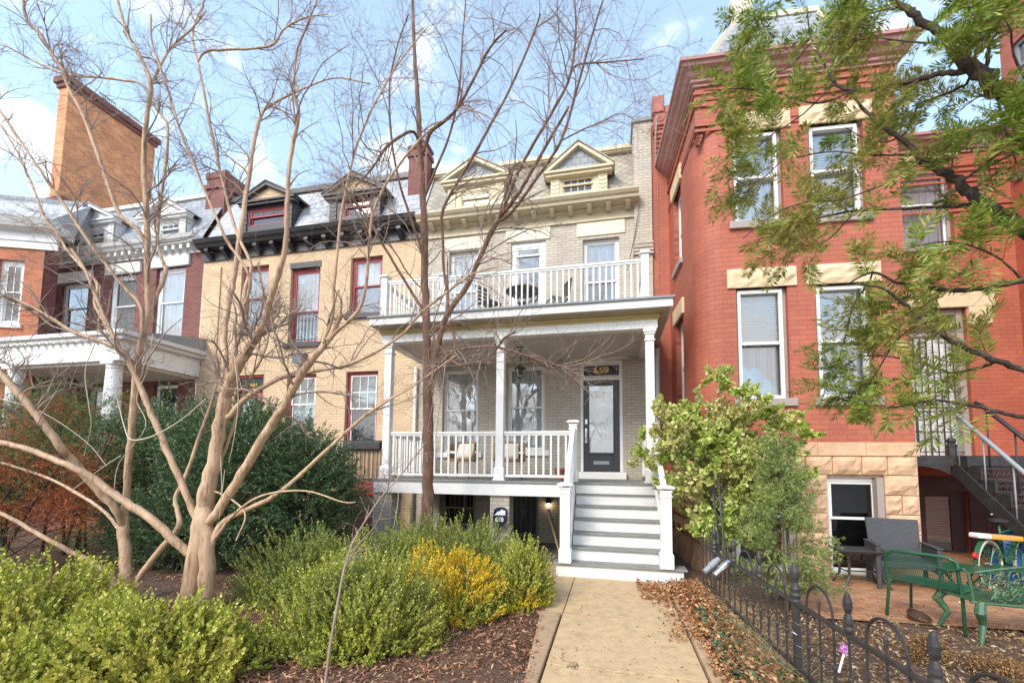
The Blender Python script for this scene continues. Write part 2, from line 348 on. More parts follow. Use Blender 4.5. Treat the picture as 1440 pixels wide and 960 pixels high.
# ================================================================= building kit
def window(parent,r,v,frame='white',sash=None,sill=None,lintel=None,upper='curtain',lower='room',glass='glass',inset=.1,fw_=.06,muntU=None,muntL=None,split=.5,trim_over=0,fname='window',sill_pr=.06,sill_ex=.08,lin_h=.2,lin_ex=.12,lin_pr=.015,bev=.006):
    """double hung sash window set in a wall opening. r=(u0,u1,z0,z1)"""
    a,b,c,d=r; y=v+inset; m=MB(); w=fw_
    m.box(a,a+w,y,y+.09,c,d); m.box(b-w,b,y,y+.09,c,d); m.box(a+w,b-w,y,y+.09,d-w,d); m.box(a+w,b-w,y,y+.09,c,c+w*.7)
    o=m.build(fname,M[frame],parent,bevel=bev)
    sm=M[sash or frame]; zc=c+(d-c)*split; s_=.04
    for nm,z0,z1,yy,mu in (('upper_sash',zc,d-w,y+.015,muntU),('lower_sash',c+w*.7,zc+.035,y+.05,muntL)):
        q=MB(); x0=a+w; x1=b-w
        q.box(x0,x0+s_,yy,yy+.032,z0,z1).box(x1-s_,x1,yy,yy+.032,z0,z1).box(x0+s_,x1-s_,yy,yy+.032,z0,z0+s_).box(x0+s_,x1-s_,yy,yy+.032,z1-s_,z1)
        if mu:
            nx,nz=mu
            for i in range(1,nx): xx=x0+s_+(x1-x0-2*s_)*i/nx; q.box(xx-.01,xx+.01,yy+.006,yy+.026,z0+s_,z1-s_)
            for i in range(1,nz): zz=z0+s_+(z1-z0-2*s_)*i/nz; q.box(x0+s_,x1-s_,yy+.008,yy+.024,zz-.01,zz+.01)
        q.build(nm,sm,o)
    g=MB(); 
    g.add([(a+w,y+.031,zc),(b-w,y+.031,zc),(b-w,y+.031,d-w),(a+w,y+.031,d-w)],[(0,1,2,3)]).add([(a+w,y+.066,c+w*.7),(b-w,y+.066,c+w*.7),(b-w,y+.066,zc),(a+w,y+.066,zc)],[(0,1,2,3)])
    g.build('pane',M[glass],o)
    for nm,z0,z1,k in (('curtain',zc,d-.01,upper),('curtain',c+.01,zc,lower)):
        q=MB(); yy=y+.105
        if k in('room','room_grey'):
            continue
        n=14 if 'curtain' in k else 1
        for i in range(n):
            x0=a+(b-a)*i/n; x1=a+(b-a)*(i+1)/n; d0=.02*math.sin(i*2.1); d1=.02*math.sin((i+1)*2.1)
            q.add([(x0,yy+d0,z0),(x1,yy+d1,z0),(x1,yy+d1,z1),(x0,yy+d0,z1)],[(0,1,2,3)])
        q.build('curtain' if 'curtain' in k else 'blind',M[k],o,smooth=n>1)
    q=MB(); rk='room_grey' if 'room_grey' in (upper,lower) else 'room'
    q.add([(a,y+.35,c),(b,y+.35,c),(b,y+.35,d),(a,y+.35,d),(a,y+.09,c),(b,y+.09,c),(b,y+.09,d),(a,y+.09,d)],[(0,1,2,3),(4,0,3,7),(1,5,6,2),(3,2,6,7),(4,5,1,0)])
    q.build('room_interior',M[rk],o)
    if sill: MB().box(a-sill_ex,b+sill_ex,v-sill_pr,y-.002,c-.13,c).build('sill',M[sill],o,bevel=.008)
    if lintel: MB().box(a-lin_ex,b+lin_ex,v-lin_pr,v+.08,d,d+lin_h).build('lintel',M[lintel],o,bevel=.01)
    return o
def cornice(parent,name,mat,u0,u1,prof):
    """prof = list of (v,z) front outline from bottom to top; closed at the wall"""
    return MB().prism(prof,'x',u0,u1).build(name,mat,parent)
def dormer(fr,parent,v,xL,xR,yE,xA,yA,win,base_z,trim,field,cheek,shingle,win_frame,glass_kw,depth=1.4):
    """pedimented dormer; pixels of the eaves ends, apex and window"""
    uL,zE=fr.at(xL,yE,v-.12); uR,_=fr.at(xR,yE,v-.12); uA,zA=fr.at(xA,yA,v-.12); r=fr.rect(*win,v)
    uL=fr.u(xL,yE,v-.12); mid=(uL+uR)/2; ex=.12
    zE=fr.z((xL+xR)/2,yE,v-.12)
    a,b=uL+ex,uR-ex
    base=MB()
    base.wall(a,b,base_z,zE,[r],v=v,depth=.12); base.add([(a,v,base_z),(a,v+depth,base_z),(a,v+depth,zE),(a,v,zE)],[(3,2,1,0)]); base.add([(b,v,base_z),(b,v+depth,base_z),(b,v+depth,zE),(b,v,zE)],[(0,1,2,3)])
    o=base.build('dormer',M[cheek],parent)
    # horizontal cornice
    q=MB(); q.box(uL,uR,v-.12,v+.1,zE-.10,zE-.03); q.box(uL-.04,uR+.04,v-.17,v+.1,zE-.03,zE+.03)
    # raking cornice
    for s0,s1 in (((uL-.04,zE+.03),(mid,zA)),((uR+.04,zE+.03),(mid,zA))):
        t=.10; dx=s1[0]-s0[0]; dz=s1[1]-s0[1]; L=math.hypot(dx,dz); nx,nz=-dz/L*t,dx/L*t
        if nz<0: nx,nz=-nx,-nz
        q.prism([s0,s1,(s1[0]-0*nx,s1[1]-nz*1.15),(s0[0]-nx*0+ (0.14 if dx>0 else -.14),s0[1])],'y',v-.17,v+.02)
    q.build('pediment_moulding',M[trim],o,bevel=.006)
    MB().prism([(uL+.1,zE+.03),(uR-.1,zE+.03),(mid,zA-.1)],'y',v-.05,v-.02).build('pediment_field',M[field],o)
    # gable roof running back
    t=.04
    for s in (-1,1):
        e=uL-.06 if s<0 else uR+.06
        MB().add([(e,v-.19,zE+.02),(mid,v-.19,zA+.02),(mid,v+depth,zA+.02),(e,v+depth,zE+.02),(e,v-.19,zE+.06),(mid,v-.19,zA+.06),(mid,v+depth,zA+.06),(e,v+depth,zE+.06)],
          [(0,1,2,3),(7,6,5,4),(0,4,5,1),(3,2,6,7),(0,3,7,4)]).build('dormer_roof',M[shingle],o)
    # pilasters
    for p0,p1 in ((a,r[0]-.04),(r[1]+.04,b)):
        w=min(abs(p1-p0),.22)
        if w>.05:
            x0,x1=(a,a+w) if p0==a else (b-w,b)
            pm=MB().box(x0,x1,v-.03,v+.02,base_z,zE-.1)
            for k in range(7):
                zz=base_z+(zE-.12-base_z)*(k+.4)/7; xm=(x0+x1)/2
                pm.bar((x0+.01,v-.035,zz+.03),(xm,v-.035,zz-.01),.012,.014,up=(0,1,0)).bar((xm,v-.035,zz-.01),(x1-.01,v-.035,zz+.03),.012,.014,up=(0,1,0))
            pm.build('pilaster',M[trim],o)
    window(parent,r,v,frame=win_frame,inset=.02,fw_=.035,trim_over=0,fname='dormer_window',bev=0,**glass_kw)
    return o
def flatten_window_children(o): pass
def railing(parent,p0,p1,h,n,name='railing',zb=.09,mat='white',bw=.035,top=(.075,.045),bot=(.05,.05),posts=False):
    """top and bottom rail with square balusters between two floor points"""
    p0=Vector(p0);p1=Vector(p1); m=MB(); up=Vector((0,0,1))
    m.bar(p0+up*h,p1+up*h,*top); m.bar(p0+up*(h-.04),p1+up*(h-.04),top[0]*.6,.04)
    o=m.build(name,M[mat],parent,bevel=.005); MB().bar(p0+up*zb,p1+up*zb,*bot).build('bottom_rail',M[mat],o,bevel=.005)
    bm=None
    for i in range(n):
        t=(i+.5)/n; p=p0.lerp(p1,t)
        if bm is None:
            bb=MB().box(-bw/2,bw/2,-bw/2,bw/2,zb+.02,h-.06).build('baluster',M[mat],o,loc=p); bm=bb.data
            bb.rotation_euler.z=0
        else:
            b2=bpy.data.objects.new('baluster',bm); COL.objects.link(b2); b2.parent=o; b2.location=p
    return o
# ================================================================= the painted grey row house with the two-level porch
FH=Fr(-1.9,10.5,0); ho=root('row_house',FH,'beige painted brick row house with white two-level porch, mustard dormers and number 659','row house','row houses of the terrace')
X=lambda x:x+1.9      # world x -> local u
UL,UR=X(-4.87),X(.62)
Zf=1.4                # porch floor
h_w2=[FH.rect(819.5,335,871,425),FH.rect(718.5,340,767,440),FH.rect(631,353,672,450)]
Z2=4.72
h_w2=[(a,b,Z2+.12,d) for a,b,c,d in h_w2]
h_w1=[FH.rect(622,519,672,636),FH.rect(712.5,514,766,633)]
dL,dR,_,_=FH.rect(816,540,876,660); dT=FH.z(845,507); h_door=(dL,dR,Zf+.16,dT)
h_bw=(FH.u(619,700),FH.u(669,700),.15,1.05); h_bd=(FH.u(716,735),FH.u(757,735),-.45,1.12)
ztop=FH.z(740,290)  # under the cornice
ctop=FH.z(902,262,-.45)
w=MB().wall(UL,X(1.0),-.6,ctop-.05,h_w2+h_w1+[h_door,h_bw,h_bd],depth=.3)
w.add([(UL,.0,-.6),(UL,9,-.6),(UL,9,ctop),(UL,0,ctop)],[(3,2,1,0)])
w.build('wall',M['grey_brick'],ho)
# grey fire wall rising above the roof on the right
pf=FH.rect(889,170,918,300,-.12)
fp=MB(); fz=FH.z(903,172,-.12); fp.box(X(.56),X(.97),-.12,4,ctop-1.2,fz); fp.box(X(.56),X(.97),-.12,-.0,4.9,ctop-1.2)
for k in range(4): fp.box(X(.56)-.02,X(.99),-.12-.03*(k+1)/2,.0,ctop-1.2-.09*k,ctop-1.2-.09*k+.045)
fp.build('fire_wall',M['grey_brick'],ho)
MB().box(X(.52),X(1.0),-.17,4,fz,fz+.1).build('coping',M['lead'],ho,bevel=.01)
# cornice
z0=ctop
cp=[(0,z0-.47),(-.05,z0-.47),(-.05,z0-.43),(-.025,z0-.41),(-.025,z0-.25),(-.10,z0-.22),(-.10,z0-.17),(-.36,z0-.15),(-.38,z0-.09),(-.42,z0-.07),(-.47,z0-.01),(-.47,z0+.02),(0,z0+.04)]
co=cornice(ho,'cornice',M['mustard'],UL-.02,X(.66),cp)
me=None
for i in range(12):
    u=X(.42)-.45*i
    if u<UL+.1: break
    if me is None:
        mo=MB().prism([(-.03,-.24),(-.03,-.16),(-.3,-.16),(-.3,-.2),(-.22,-.26),(-.1,-.3)][::-1],'x',-.055,.055).build('modillion',M['mustard'],co,loc=(u,0,z0)); me=mo.data
    else:
        b2=bpy.data.objects.new('modillion',me); COL.objects.link(b2); b2.parent=co; b2.location=(u,0,z0)
# mansard with slates
rt=FH.z(892,212,.75); 
MB().add([(UL,-.1,z0+.02),(X(.62),-.1,z0+.02),(X(.62),.75,rt),(UL,.75,rt)],[(0,1,2,3)],
   [[(UL,0),(X(.62),0),(X(.62),rt-z0+.4),(UL,rt-z0+.4)]]).build('mansard_roof',M['slate_pale'],ho)
MB().box(UL,X(.62),.60,.95,rt-.06,rt+.12).box(UL,X(.62),.56,.62,rt-.02,rt+.03).build('ridge_trim',M['mustard'],ho,bevel=.01)
MB().box(UL,X(.62),.9,9,rt-.1,rt+.02).build('flat_roof',M['flatroof'],ho)
dormer(FH,ho,-.02,767,861,238,812,201,(789,248,836,270),z0+.0,'mustard','slate_blue','mustard','slate_pale','mustard',dict(muntU=(4,1),muntL=(4,1),upper='room_grey',lower='room_grey',glass='glass_dark'))
dormer(FH,ho,-.02,622,714,251,666,222,(648,268,690.5,288),z0+.0,'mustard','slate_blue','mustard','slate_pale','mustard',dict(muntU=(4,1),muntL=(4,1),upper='room_grey',lower='room_grey',glass='glass_dark'))
# second floor windows
lin=dict(lintel=None)
for i,r in enumerate(h_w2):
    if i==1:
        window(ho,r,0,frame='white',upper='room_grey',lower='room_grey',glass='glass_bright',fw_=.13,inset=.05,split=.86,fname='balcony_door')
    else:
        window(ho,r,0,frame='white',upper='curtain',lower='curtain_grey',glass='glass',split=.55)
for x0,x1,ya,yb in ((811,879,311,330),(711,774,321,338),(620,681,334,351)):
    a,b,c,d=FH.rect(x0,ya,x1,yb,-.03); MB().box(a,b,-.03,.1,c,d).build('lintel',M['cream'],ho,bevel=.015)
# first floor windows with sills and lintels
for r in h_w1: window(ho,r,0,frame='white',upper='curtain',lower='curtain',glass='glass_bright',sill='white',inset=.12,sill_ex=.12)
for x0,x1,ya,yb in ((807,883,489,505),(703,774,492,510),(612,678,497,514)):
    a,b,c,d=FH.rect(x0,ya,x1,yb,-.03); MB().box(a,b,-.03,.1,c,d).build('lintel',M['cream'],ho,bevel=.015)
# front door
a,b,c,d=h_door; zt=FH.z(845,534); 
df=MB().box(a,a+.07,.02,.14,c,d).box(b-.07,b,.02,.14,c,d).box(a+.07,b-.07,.02,.14,d-.06,d).box(a+.07,b-.07,.02,.14,zt,zt+.07).build('door_frame',M['white'],ho,bevel=.006)
dz1=zt
door=MB(); A,B=a+.07,b-.07; gl=(A+.14,B-.15,c+.45,dz1-.13)
door.box(A,gl[0],.07,.11,c,dz1).box(gl[1],B,.07,.11,c,dz1).box(gl[0],gl[1],.07,.11,c,gl[2]).box(gl[0],gl[1],.07,.11,gl[3],dz1)
for x0,x1,zz0,zz1 in ((gl[0]-.03,gl[1]+.03,gl[2]-.03,gl[2]),(gl[0]-.03,gl[1]+.03,gl[3],gl[3]+.03),(gl[0]-.03,gl[0],gl[2],gl[3]),(gl[1],gl[1]+.03,gl[2],gl[3])): door.box(x0,x1,.055,.075,zz0,zz1)
door.box(gl[0]-.05,gl[1]+.05,.05,.072,gl[2]-.06,gl[2]-.035)
do=door.build('front_door',M['door_black'],ho,bevel=.004)
MB().add([(gl[0],.085,gl[2]),(gl[1],.085,gl[2]),(gl[1],.085,gl[3]),(gl[0],.085,gl[3])],[(0,1,2,3)]).build('door_glass',M['glass_bright'],do)
MB().add([(gl[0],.12,gl[2]),(gl[1],.12,gl[2]),(gl[1],.12,gl[3]),(gl[0],.12,gl[3])],[(0,1,2,3)]).build('door_curtain',M['curtain'],do)
xh=A+.065
MB().tube([(xh,.035,c+.95),(xh,.0,c+.93),(xh,-.01,c+.82),(xh,.0,c+.74),(xh,.05,c+.72)],.012,8).box(xh-.025,xh+.025,.045,.07,c+.68,c+1.02).build('door_handle',M['steel'],do,smooth=False,bevel=.003)
MB().box(xh-.025,xh+.03,.04,.07,c+1.12,c+1.24).build('keypad_lock',M['steel'],do,bevel=.004)
ms=(gl[0]+gl[1])/2
MB().box(ms-.18,ms+.18,.055,.07,c+.17,c+.25).build('mail_slot',M['lead'],do,bevel=.004)
tr=FH.rect(821,514,870,527.5,.05); 
to=MB().box(tr[0],tr[1],.05,.07,tr[2],tr[3]).build('transom_panel',M['plate'],ho)
MB().box(a+.07,b-.07,.072,.1,zt+.07,d-.06).build('transom_sash',M['white'],ho)
text('house_number','659',.19,M['goldnum'],to,((tr[0]+tr[1])/2,.046,(tr[2]+tr[3])/2),width=1.3)
a,b,c,d=FH.rect(812.5,664,881,678,-.2); MB().box(a,b,-.3,.05,Zf,Zf+.155).build('door_step',M['old_white'],ho,bevel=.012)
# basement
def grille(m,a,b,c,d,y,n,s=.012):
    for i in range(n+1): xx=a+(b-a)*i/n; m.box(xx-s/2,xx+s/2,y-s/2,y+s/2,c,d)
window(ho,h_bw,0,frame='taupe',upper='room',lower='room',glass='glass_dark',muntU=(3,1),sill='grey_brick')
g=MB(); a,b,c,d=h_bw; grille(g,a,b,c,d,-.03,7); g.box(a,b,-.035,-.025,c+.05,c+.08).box(a,b,-.035,-.025,d-.08,d-.05).build('window_bars',M['iron_grey'],ho)
a,b,c,d=h_bd
MB().box(a,b,.2,.24,c,d).build('basement_door',M['door_black'],ho)
g=MB(); s=.045
g.box(a,a+s,-.03,.01,c,d).box(b-s,b,-.03,.01,c,d).box(a+s,b-s,-.03,.01,d-s,d).box(a+s,b-s,-.03,.01,c,c+s).box(a+s,b-s,-.03,.01,.02,.08)
grille(g,a+s,b-s,c+s,d-s,-.01,5)
for sgn in (-1,1):
    for zz in (.52,.66):
        p=[((a+b)/2+sgn*(.012+.07*math.sin(t*.5)*(1-t/14)),-.01,zz+.10*math.cos(t*.55)) for t in range(12)]
        g.tube(p,.006,5)
so=g.build('security_door',M['iron_grey'],ho)
MB().box(X(-4.5),X(.6),-2.2,.0,-.62,-.45).build('areaway_floor',M['greyfloor'],ho)
# ---- porch
Vf=8.2-10.5   # column line
VE=7.86-10.5  # eave line
pl,pr=X(-4.72),X(.98)
MB().box(pl,pr,Vf-.08,-.005,Zf-.05,Zf).build('porch_floor',M['greyfloor'],ho,bevel=.006)
zb=FH.z(650,695,Vf-.06)
MB().box(pl+.02,X(-.86)+.08,Vf-.06,Vf,zb,Zf-.052).box(pl+.02,pl+.07,Vf,-.01,zb,Zf-.052).box(pr-.07,pr-.02,Vf,-.01,zb,Zf-.052).build('porch_skirt',M['white'],ho,bevel=.004)
MB().box(pl+.1,pr-.1,Vf+.05,-.02,zb+.04,Zf-.055).build('porch_joists',M['darkbrown'],ho)
for x0,x1 in ((689,716),(524,550)):
    a=FH.u(x0,720,Vf); b=FH.u(x1,720,Vf)
    MB().box(a,b,Vf,Vf+(b-a),-.6,zb+.04).build('brick_pier',M['grey_brick'],ho)
zc=FH.z(700,477,Vf); zcb=FH.z(880,462,Vf)
zbm=4.19   # bottom of the beam
def column(cx):
    m=MB(); r=.075
    m.box(cx-.12,cx+.12,Vf-.05,Vf+.19,Zf,Zf+.03); m.box(cx-.1,cx+.1,Vf-.03,Vf+.17,Zf+.03,Zf+.22)
    m.taper(cx-.1,cx+.1,Vf-.03,Vf+.17,Zf+.22,Zf+.26,.02); y=Vf+.07
    m.box(cx-r,cx+r,y-r,y+r,Zf+.26,zbm-.22)
    m.box(cx-r-.02,cx+r+.02,y-r-.02,y+r+.02,zbm-.22,zbm-.19)
    m.box(cx-r,cx+r,y-r,y+r,zbm-.19,zbm-.10)
    m.box(cx-r-.02,cx+r+.02,y-r-.02,y+r+.02,zbm-.10,zbm-.06)
    m.box(cx-r-.04,cx+r+.04,y-r-.04,y+r+.04,zbm-.06,zbm)
    m.build('porch_column',M['white'],ho,bevel=.006)
cxs=[(FH.u(543.5,580,Vf)),FH.u(702.5,580,Vf),FH.u(915,580,Vf)]
for cx in cxs: column(cx)
# beam: white frieze, gold mouldings, white fascia, dark deck edge
zt=4.64
bl,br=cxs[0]-.14,cxs[2]+.14
def ring(m,ou,z0,z1,th=.1):
    """three sided band round the porch, ou = outwards offset"""
    a,b,y=bl-ou,br+ou,Vf-.03-ou
    m.box(a,b,y,y+th,z0,z1); m.box(a,a+th,y+th,-.01,z0,z1); m.box(b-th,b,y+th,-.01,z0,z1)
m=MB(); ring(m,0,zbm,zbm+.16,.2); m.build('porch_beam',M['white'],ho,bevel=.004)
m=MB(); ring(m,.02,zbm+.16,zbm+.2); ring(m,.05,zbm+.2,zbm+.225); m.build('gold_moulding',M['gold'],ho)
m=MB(); ring(m,.03,zbm+.225,zbm+.25); ring(m,.10,zbm+.27,zbm+.30); m.build('white_moulding',M['mustard'],ho)
m=MB(); ring(m,.07,zbm+.25,zbm+.27); m.build('thin_gold_moulding',M['gold'],ho)
m=MB(); m.box(pl-.02,X(1.05),VE+.02,-.01,zbm+.30,zbm+.32); m.build('eave_soffit',M['soffit'],ho)
zfb=zbm+.26
m=MB(); a,b,y=X(-4.76),X(1.06),VE
m.box(a,b,y,y+.03,zfb+.02,zt-.03); m.box(a,a+.03,y+.03,-.01,zfb+.02,zt-.03); m.box(b-.03,b,y+.03,-.01,zfb+.02,zt-.03); m.build('fascia',M['white'],ho,bevel=.004)
MB().box(a-.03,b+.03,VE-.04,-.005,zt-.028,zt+.012).build('balcony_deck',M['lead'],ho,bevel=.005)
MB().box(bl+.19,br-.19,Vf+.17,-.01,zbm+.05,zbm+.08).build('porch_ceiling',M['soffit'],ho)
# porch railings
zr=FH.z(640,608,Vf)-Zf
nw=FH.u(806,600,Vf)
railing(ho,(cxs[0]+.08,Vf+.07,Zf),(cxs[1]-.08,Vf+.07,Zf),zr,15)
railing(ho,(cxs[1]+.08,Vf+.07,Zf),(nw-.07,Vf+.07,Zf),zr,9)
railing(ho,(cxs[0],Vf+.15,Zf),(cxs[0],-.02,Zf),zr,16)
railing(ho,(cxs[2]+.0,Vf+.15,Zf),(cxs[2]+.0,-.02,Zf),zr,14)
# balcony railing
zbr=FH.z(905,366,Vf-.02)-zt
bx0,bx1=X(-4.6),X(.62)
def bpost(cx,cy,h):
    m=MB(); r=.07
    m.box(cx-r,cx+r,cy-r,cy+r,zt,zt+h); m.box(cx-r-.015,cx+r+.015,cy-r-.015,cy+r+.015,zt,zt+.12)
    m.taper(cx-r-.03,cx+r+.03,cy-r-.03,cy+r+.03,zt+h+.02,zt+h+.06,.03); m.box(cx-r-.03,cx+r+.03,cy-r-.03,cy+r+.03,zt+h,zt+h+.02); m.build('balcony_post',M['white'],ho,bevel=.005)
bpost(bx1,Vf-.02,zbr+.1); bpost(bx0,Vf-.02,zbr+.1); bpost((bx0+bx1)/2-1.3,Vf-.02,zbr+.02)
mid=(bx0+bx1)/2-1.3
railing(ho,(mid+.07,Vf-.02,zt),(bx1-.07,Vf-.02,zt),zbr,33,name='balcony_railing',bw=.03)
railing(ho,(bx0+.07,Vf-.02,zt),(mid-.07,Vf-.02,zt),zbr,11,name='balcony_railing',bw=.03)
railing(ho,(bx0,Vf+.07,zt),(bx0,-.02,zt),zbr,18,name='balcony_railing',bw=.03)
railing(ho,(bx1,Vf+.07,zt),(bx1,-.02,zt),zbr,18,name='balcony_railing',bw=.03)
# ---- front stairs: seven risers of 0.2
sl,sr=X(-.63),X(.80); V0=6.89-10.5; run=.238
def sv(i): return 6.89+(0.02 if i else 0)+ (i-1)*.245+.02-10.5 if i else V0
tv=[V0]+[ (6.94+.2385*(i-1))-10.5 for i in range(1,7)]
st=MB()
for i in range(1,7):
    y=tv[i]+.025
    a,b=(sl,sr) if i>1 else (sl-.22,sr+.22)
    z0=.2*(i-1) if i>1 else -.05
    st.box(a,b,y,(tv[i+1]+.03) if i<6 else Vf+.0,z0,.2*i-.032)
st.box(sl,sr,Vf-.07,Vf-.05,1.2,Zf-.052)
so=st.build('stair_risers',M['old_white'],ho)
for i in range(1,7):
    a,b=(sl-.0,sr+.0) if i>1 else (sl-.27,sr+.27)
    if i>1: a-=.10 
    y1=(tv[i+1]+.03) if i<6 else Vf-.05
    MB().box(a,b,tv[i]-.012,y1,.2*i-.03,.2*i+.002).build('stair_tread',M['greyfloor'],so,bevel=.006)
# newel posts and closed slanting handrails
def newel(cx,cy,z0,z1,r=.078,name='newel_post'):
    m=MB(); m.box(cx-r-.02,cx+r+.02,cy-r-.02,cy+r+.02,z0,z0+.2); m.taper(cx-r-.02,cx+r+.02,cy-r-.02,cy+r+.02,z0+.2,z0+.23,.02)
    m.box(cx-r,cx+r,cy-r,cy+r,z0+.2,z1-.06); m.box(cx-r-.012,cx+r+.012,cy-r-.012,cy+r+.012,z1-.16,z1-.13)
    m.box(cx-r-.012,cx+r+.012,cy-r-.012,cy+r+.012,z1-.08,z1-.05)
    m.box(cx-r-.045,cx+r+.045,cy-r-.045,cy+r+.045,z1-.03,z1); m.taper(cx-r-.045,cx+r+.045,cy-r-.045,cy+r+.045,z1,z1+.025,.05)
    return m.build(name,M['white'],ho,bevel=.005)
nyb=7.0-10.5; nlb=FH.u(795,740,nyb); nrb=FH.u(936.5,740,nyb)
newel(nlb,nyb,.2,FH.z(795,680,nyb)); newel(nrb,nyb,.2,FH.z(936,684,nyb))
ntz=FH.z(806,592,Vf)
newel(nw,Vf+.03,Zf,ntz,.07)
for cx0,cx1,z1 in ((nlb,nw,ntz-.1),(nrb,cxs[2]+.02,ntz-.1)):
    m=MB(); zlo=FH.z(795,680,nyb)-.1
    p0=Vector((cx0,nyb+.07,zlo)); p1=Vector((cx1,Vf-.02,z1)); m.bar(p0,p1,.085,.05)
    q0=p0-Vector((0,0,.78)); q1=p1-Vector((0,0,.80))
    m.bar(q0,q1,.05,.06); hr=m.build('stair_handrail',M['white'],ho,bevel=.004)
    bd=None
    for i in range(8):
        t=(i+.7)/8.4; a=q0.lerp(q1,t); b=p0.lerp(p1,t)
        MB().box(a.x-.018,a.x+.018,a.y-.018,a.y+.018,a.z,b.z).build('baluster',M['white'],hr)
MB().prism([(nyb+.05,.2),(nyb+.3,.2),(Vf,1.25),(Vf,Zf-.05),(Vf-.15,Zf-.05)],'x',sl-.055,sl-.012).build('stair_stringer',M['white'],ho)
MB().prism([(nyb+.05,.2),(nyb+.3,.2),(Vf,1.25),(Vf,Zf-.05),(Vf-.15,Zf-.05)],'x',sr+.012,sr+.055).build('stair_stringer',M['white'],ho)
# downspouts
u=FH.u(583,600,-.06); MB().tube([(u,-.07,4.2),(u,-.07,.2)],.045,10).build('downspout',M['trim_white'],ho,smooth=True)
u=FH.u(924,560,-2.2); MB().tube([(X(1.02),-.25,4.35),(X(1.02),-.25,.2)],.05,10).build('downspout',M['trim_white'],ho,smooth=True)
# chimney on the left party wall
a,b,c,d=FH.rect(574,208,600,300,.4); ch=MB().box(a,b,.4,.75,c-.6,d).box(a-.04,b+.04,.36,.79,d-.25,d-.12).box(a-.03,b+.03,.37,.78,d,d+.08); ch.build('chimney',M['chimney_brick'],ho)
MB().lathe((a+b)/2,.57,[(.11,d+.08),(.13,d+.3),(.10,d+.32)],12).build('chimney_pot',M['chimney_brick'],ho)
# alley-side cables down the fire wall
MB().tube([FH.at(899,290,-.2)[:1]+(-.19,)+FH.at(899,290,-.2)[1:],(FH.u(893,330,-.15),-.15,FH.z(893,330,-.15)),(FH.u(882,380,-.15),-.1,FH.z(882,380,-.15))],.008,5).build('cable',M['rubber'],ho)

# ================================================================= things on the porch and in the areaway
# pendant lantern
lu,lz=FH.at(732,477,-1.3); zc_=zbm+.05
L=root('pendant_lantern',FH.w(lu,-1.3,0)+Vector((0,0,zc_-.62)),'black iron pendant lantern hanging from the porch ceiling','lantern')
MB().lathe(0,0,[(.09,.62),(.07,.58),(.015,.54)],12).build('canopy',M['iron'],L,smooth=True)
MB().tube([(0,0,.55),(0,0,.22)],.008,6).lathe(0,0,[(.02,.42),(.035,.38),(.01,.33)],10).build('stem',M['iron'],L)
m=MB(); m.lathe(0,0,[(.015,.24),(.06,.2),(.14,.15),(.12,.14)],12)
for k in range(6):
    t=k*math.pi/3; m.tube([(.11*math.cos(t),.11*math.sin(t),.15),(.08*math.cos(t),.08*math.sin(t),-.02),(.0,0,-.08)],.007,5)
m.build('cage',M['iron'],L); MB().lathe(0,0,[(.085,.14),(.06,0),(.01,-.02)],12).build('glass_shade',M['glass_dark'],L)
# rattan chairs
def rattan_chair():
    r=root('rattan_chair',(0,0,0),'','chair','rattan chairs on the porch')
    m=MB(); # curved back and arms facing -y
    pts=[]
    for k in range(13):
        t=math.radians(-20+220*k/12); pts.append((.34*math.cos(t),.30*math.sin(t)))
    for (r_,z0,z1) in ((1,.42,.55),(1,.60,.73)):
        for k in range(12):
            (x0,y0),(x1,y1)=pts[k],pts[k+1]; m.add([(x0,y0,z0),(x1,y1,z0),(x1*1.03,y1*1.03,z1),(x0*1.03,y0*1.03,z1)],[(0,1,2,3)]); m.add([(x0*.96,y0*.96,z0),(x1*.96,y1*.96,z0),(x1*.99,y1*.99,z1),(x0*.99,y0*.99,z1)],[(3,2,1,0)])
    m.build('woven_back',M['rattan'],r)
    m=MB(); m.tube([(x,y,.75+.06*max(0,y)/.3) for x,y in pts],.022,8); m.tube([(x,y,.41) for x,y in pts],.02,8); m.tube([pts[0]+(.41,),pts[0]+(.75,)],.018,6).tube([pts[-1]+(.41,),pts[-1]+(.75,)],.018,6)
    m.build('rim',M['rattan'],r,smooth=True)
    MB().lathe(0,0,[(.32,.36),(.33,.40),(.3,.42)],16).build('seat',M['rattan'],r)
    for sx in (-1,1):
        for sy in (-1,1): MB().tube([(.24*sx,.2*sy,.38),(.27*sx,.24*sy,0)],.014,6).build('leg',M['iron'],r)
    c=MB(); n=8
    for i in range(n):
        for j in range(n):
            def P(i,j):
                x=-1+2*i/n; z=-1+2*j/n; b=.07*(1-x**4)*(1-z**4); return (x*.2*(1-.08*z*z),.10+.08*z-b,.60+z*.17*(1-.08*x*x))
            c.add([P(i,j),P(i+1,j),P(i+1,j+1),P(i,j+1)],[(0,1,2,3)])
    c.add([(-.2,.12,.43),(.2,.12,.43),(.2,.2,.77),(-.2,.2,.77)],[(3,2,1,0)])
    c.build('back_cushion',M['cushion'],r,smooth=True)
    return r
rc=rattan_chair(); y_=9.35
p=atY(651,650,y_); rc.location=(p.x,y_,Zf); rc.rotation_euler.z=math.radians(-8); rc['label']='rattan porch chair with cream cushion nearer the left porch column'
p=atY(724,650,y_); dup(rc,(p.x-.12,y_,Zf),math.radians(14),'rattan porch chair with cream cushion just right of the middle porch column')
def pot(name,x,y,z,r,h,mat,label,plant=None):
    o=root(name,(x,y,z),label,'plant pot')
    MB().lathe(0,0,[(r*.68,0),(r*.95,h*.82),(r*1.08,h*.82),(r*1.08,h),(r*.95,h),(r*.9,h*.85),(0.01,h*.84)],16).build('pot',M[mat],o,smooth=False)
    return o
p=atY(787,668,8.9); pot('plant_pot',p.x,8.9,Zf,.11,.24,'pot','small terracotta pot on the porch floor beside the stair newel')
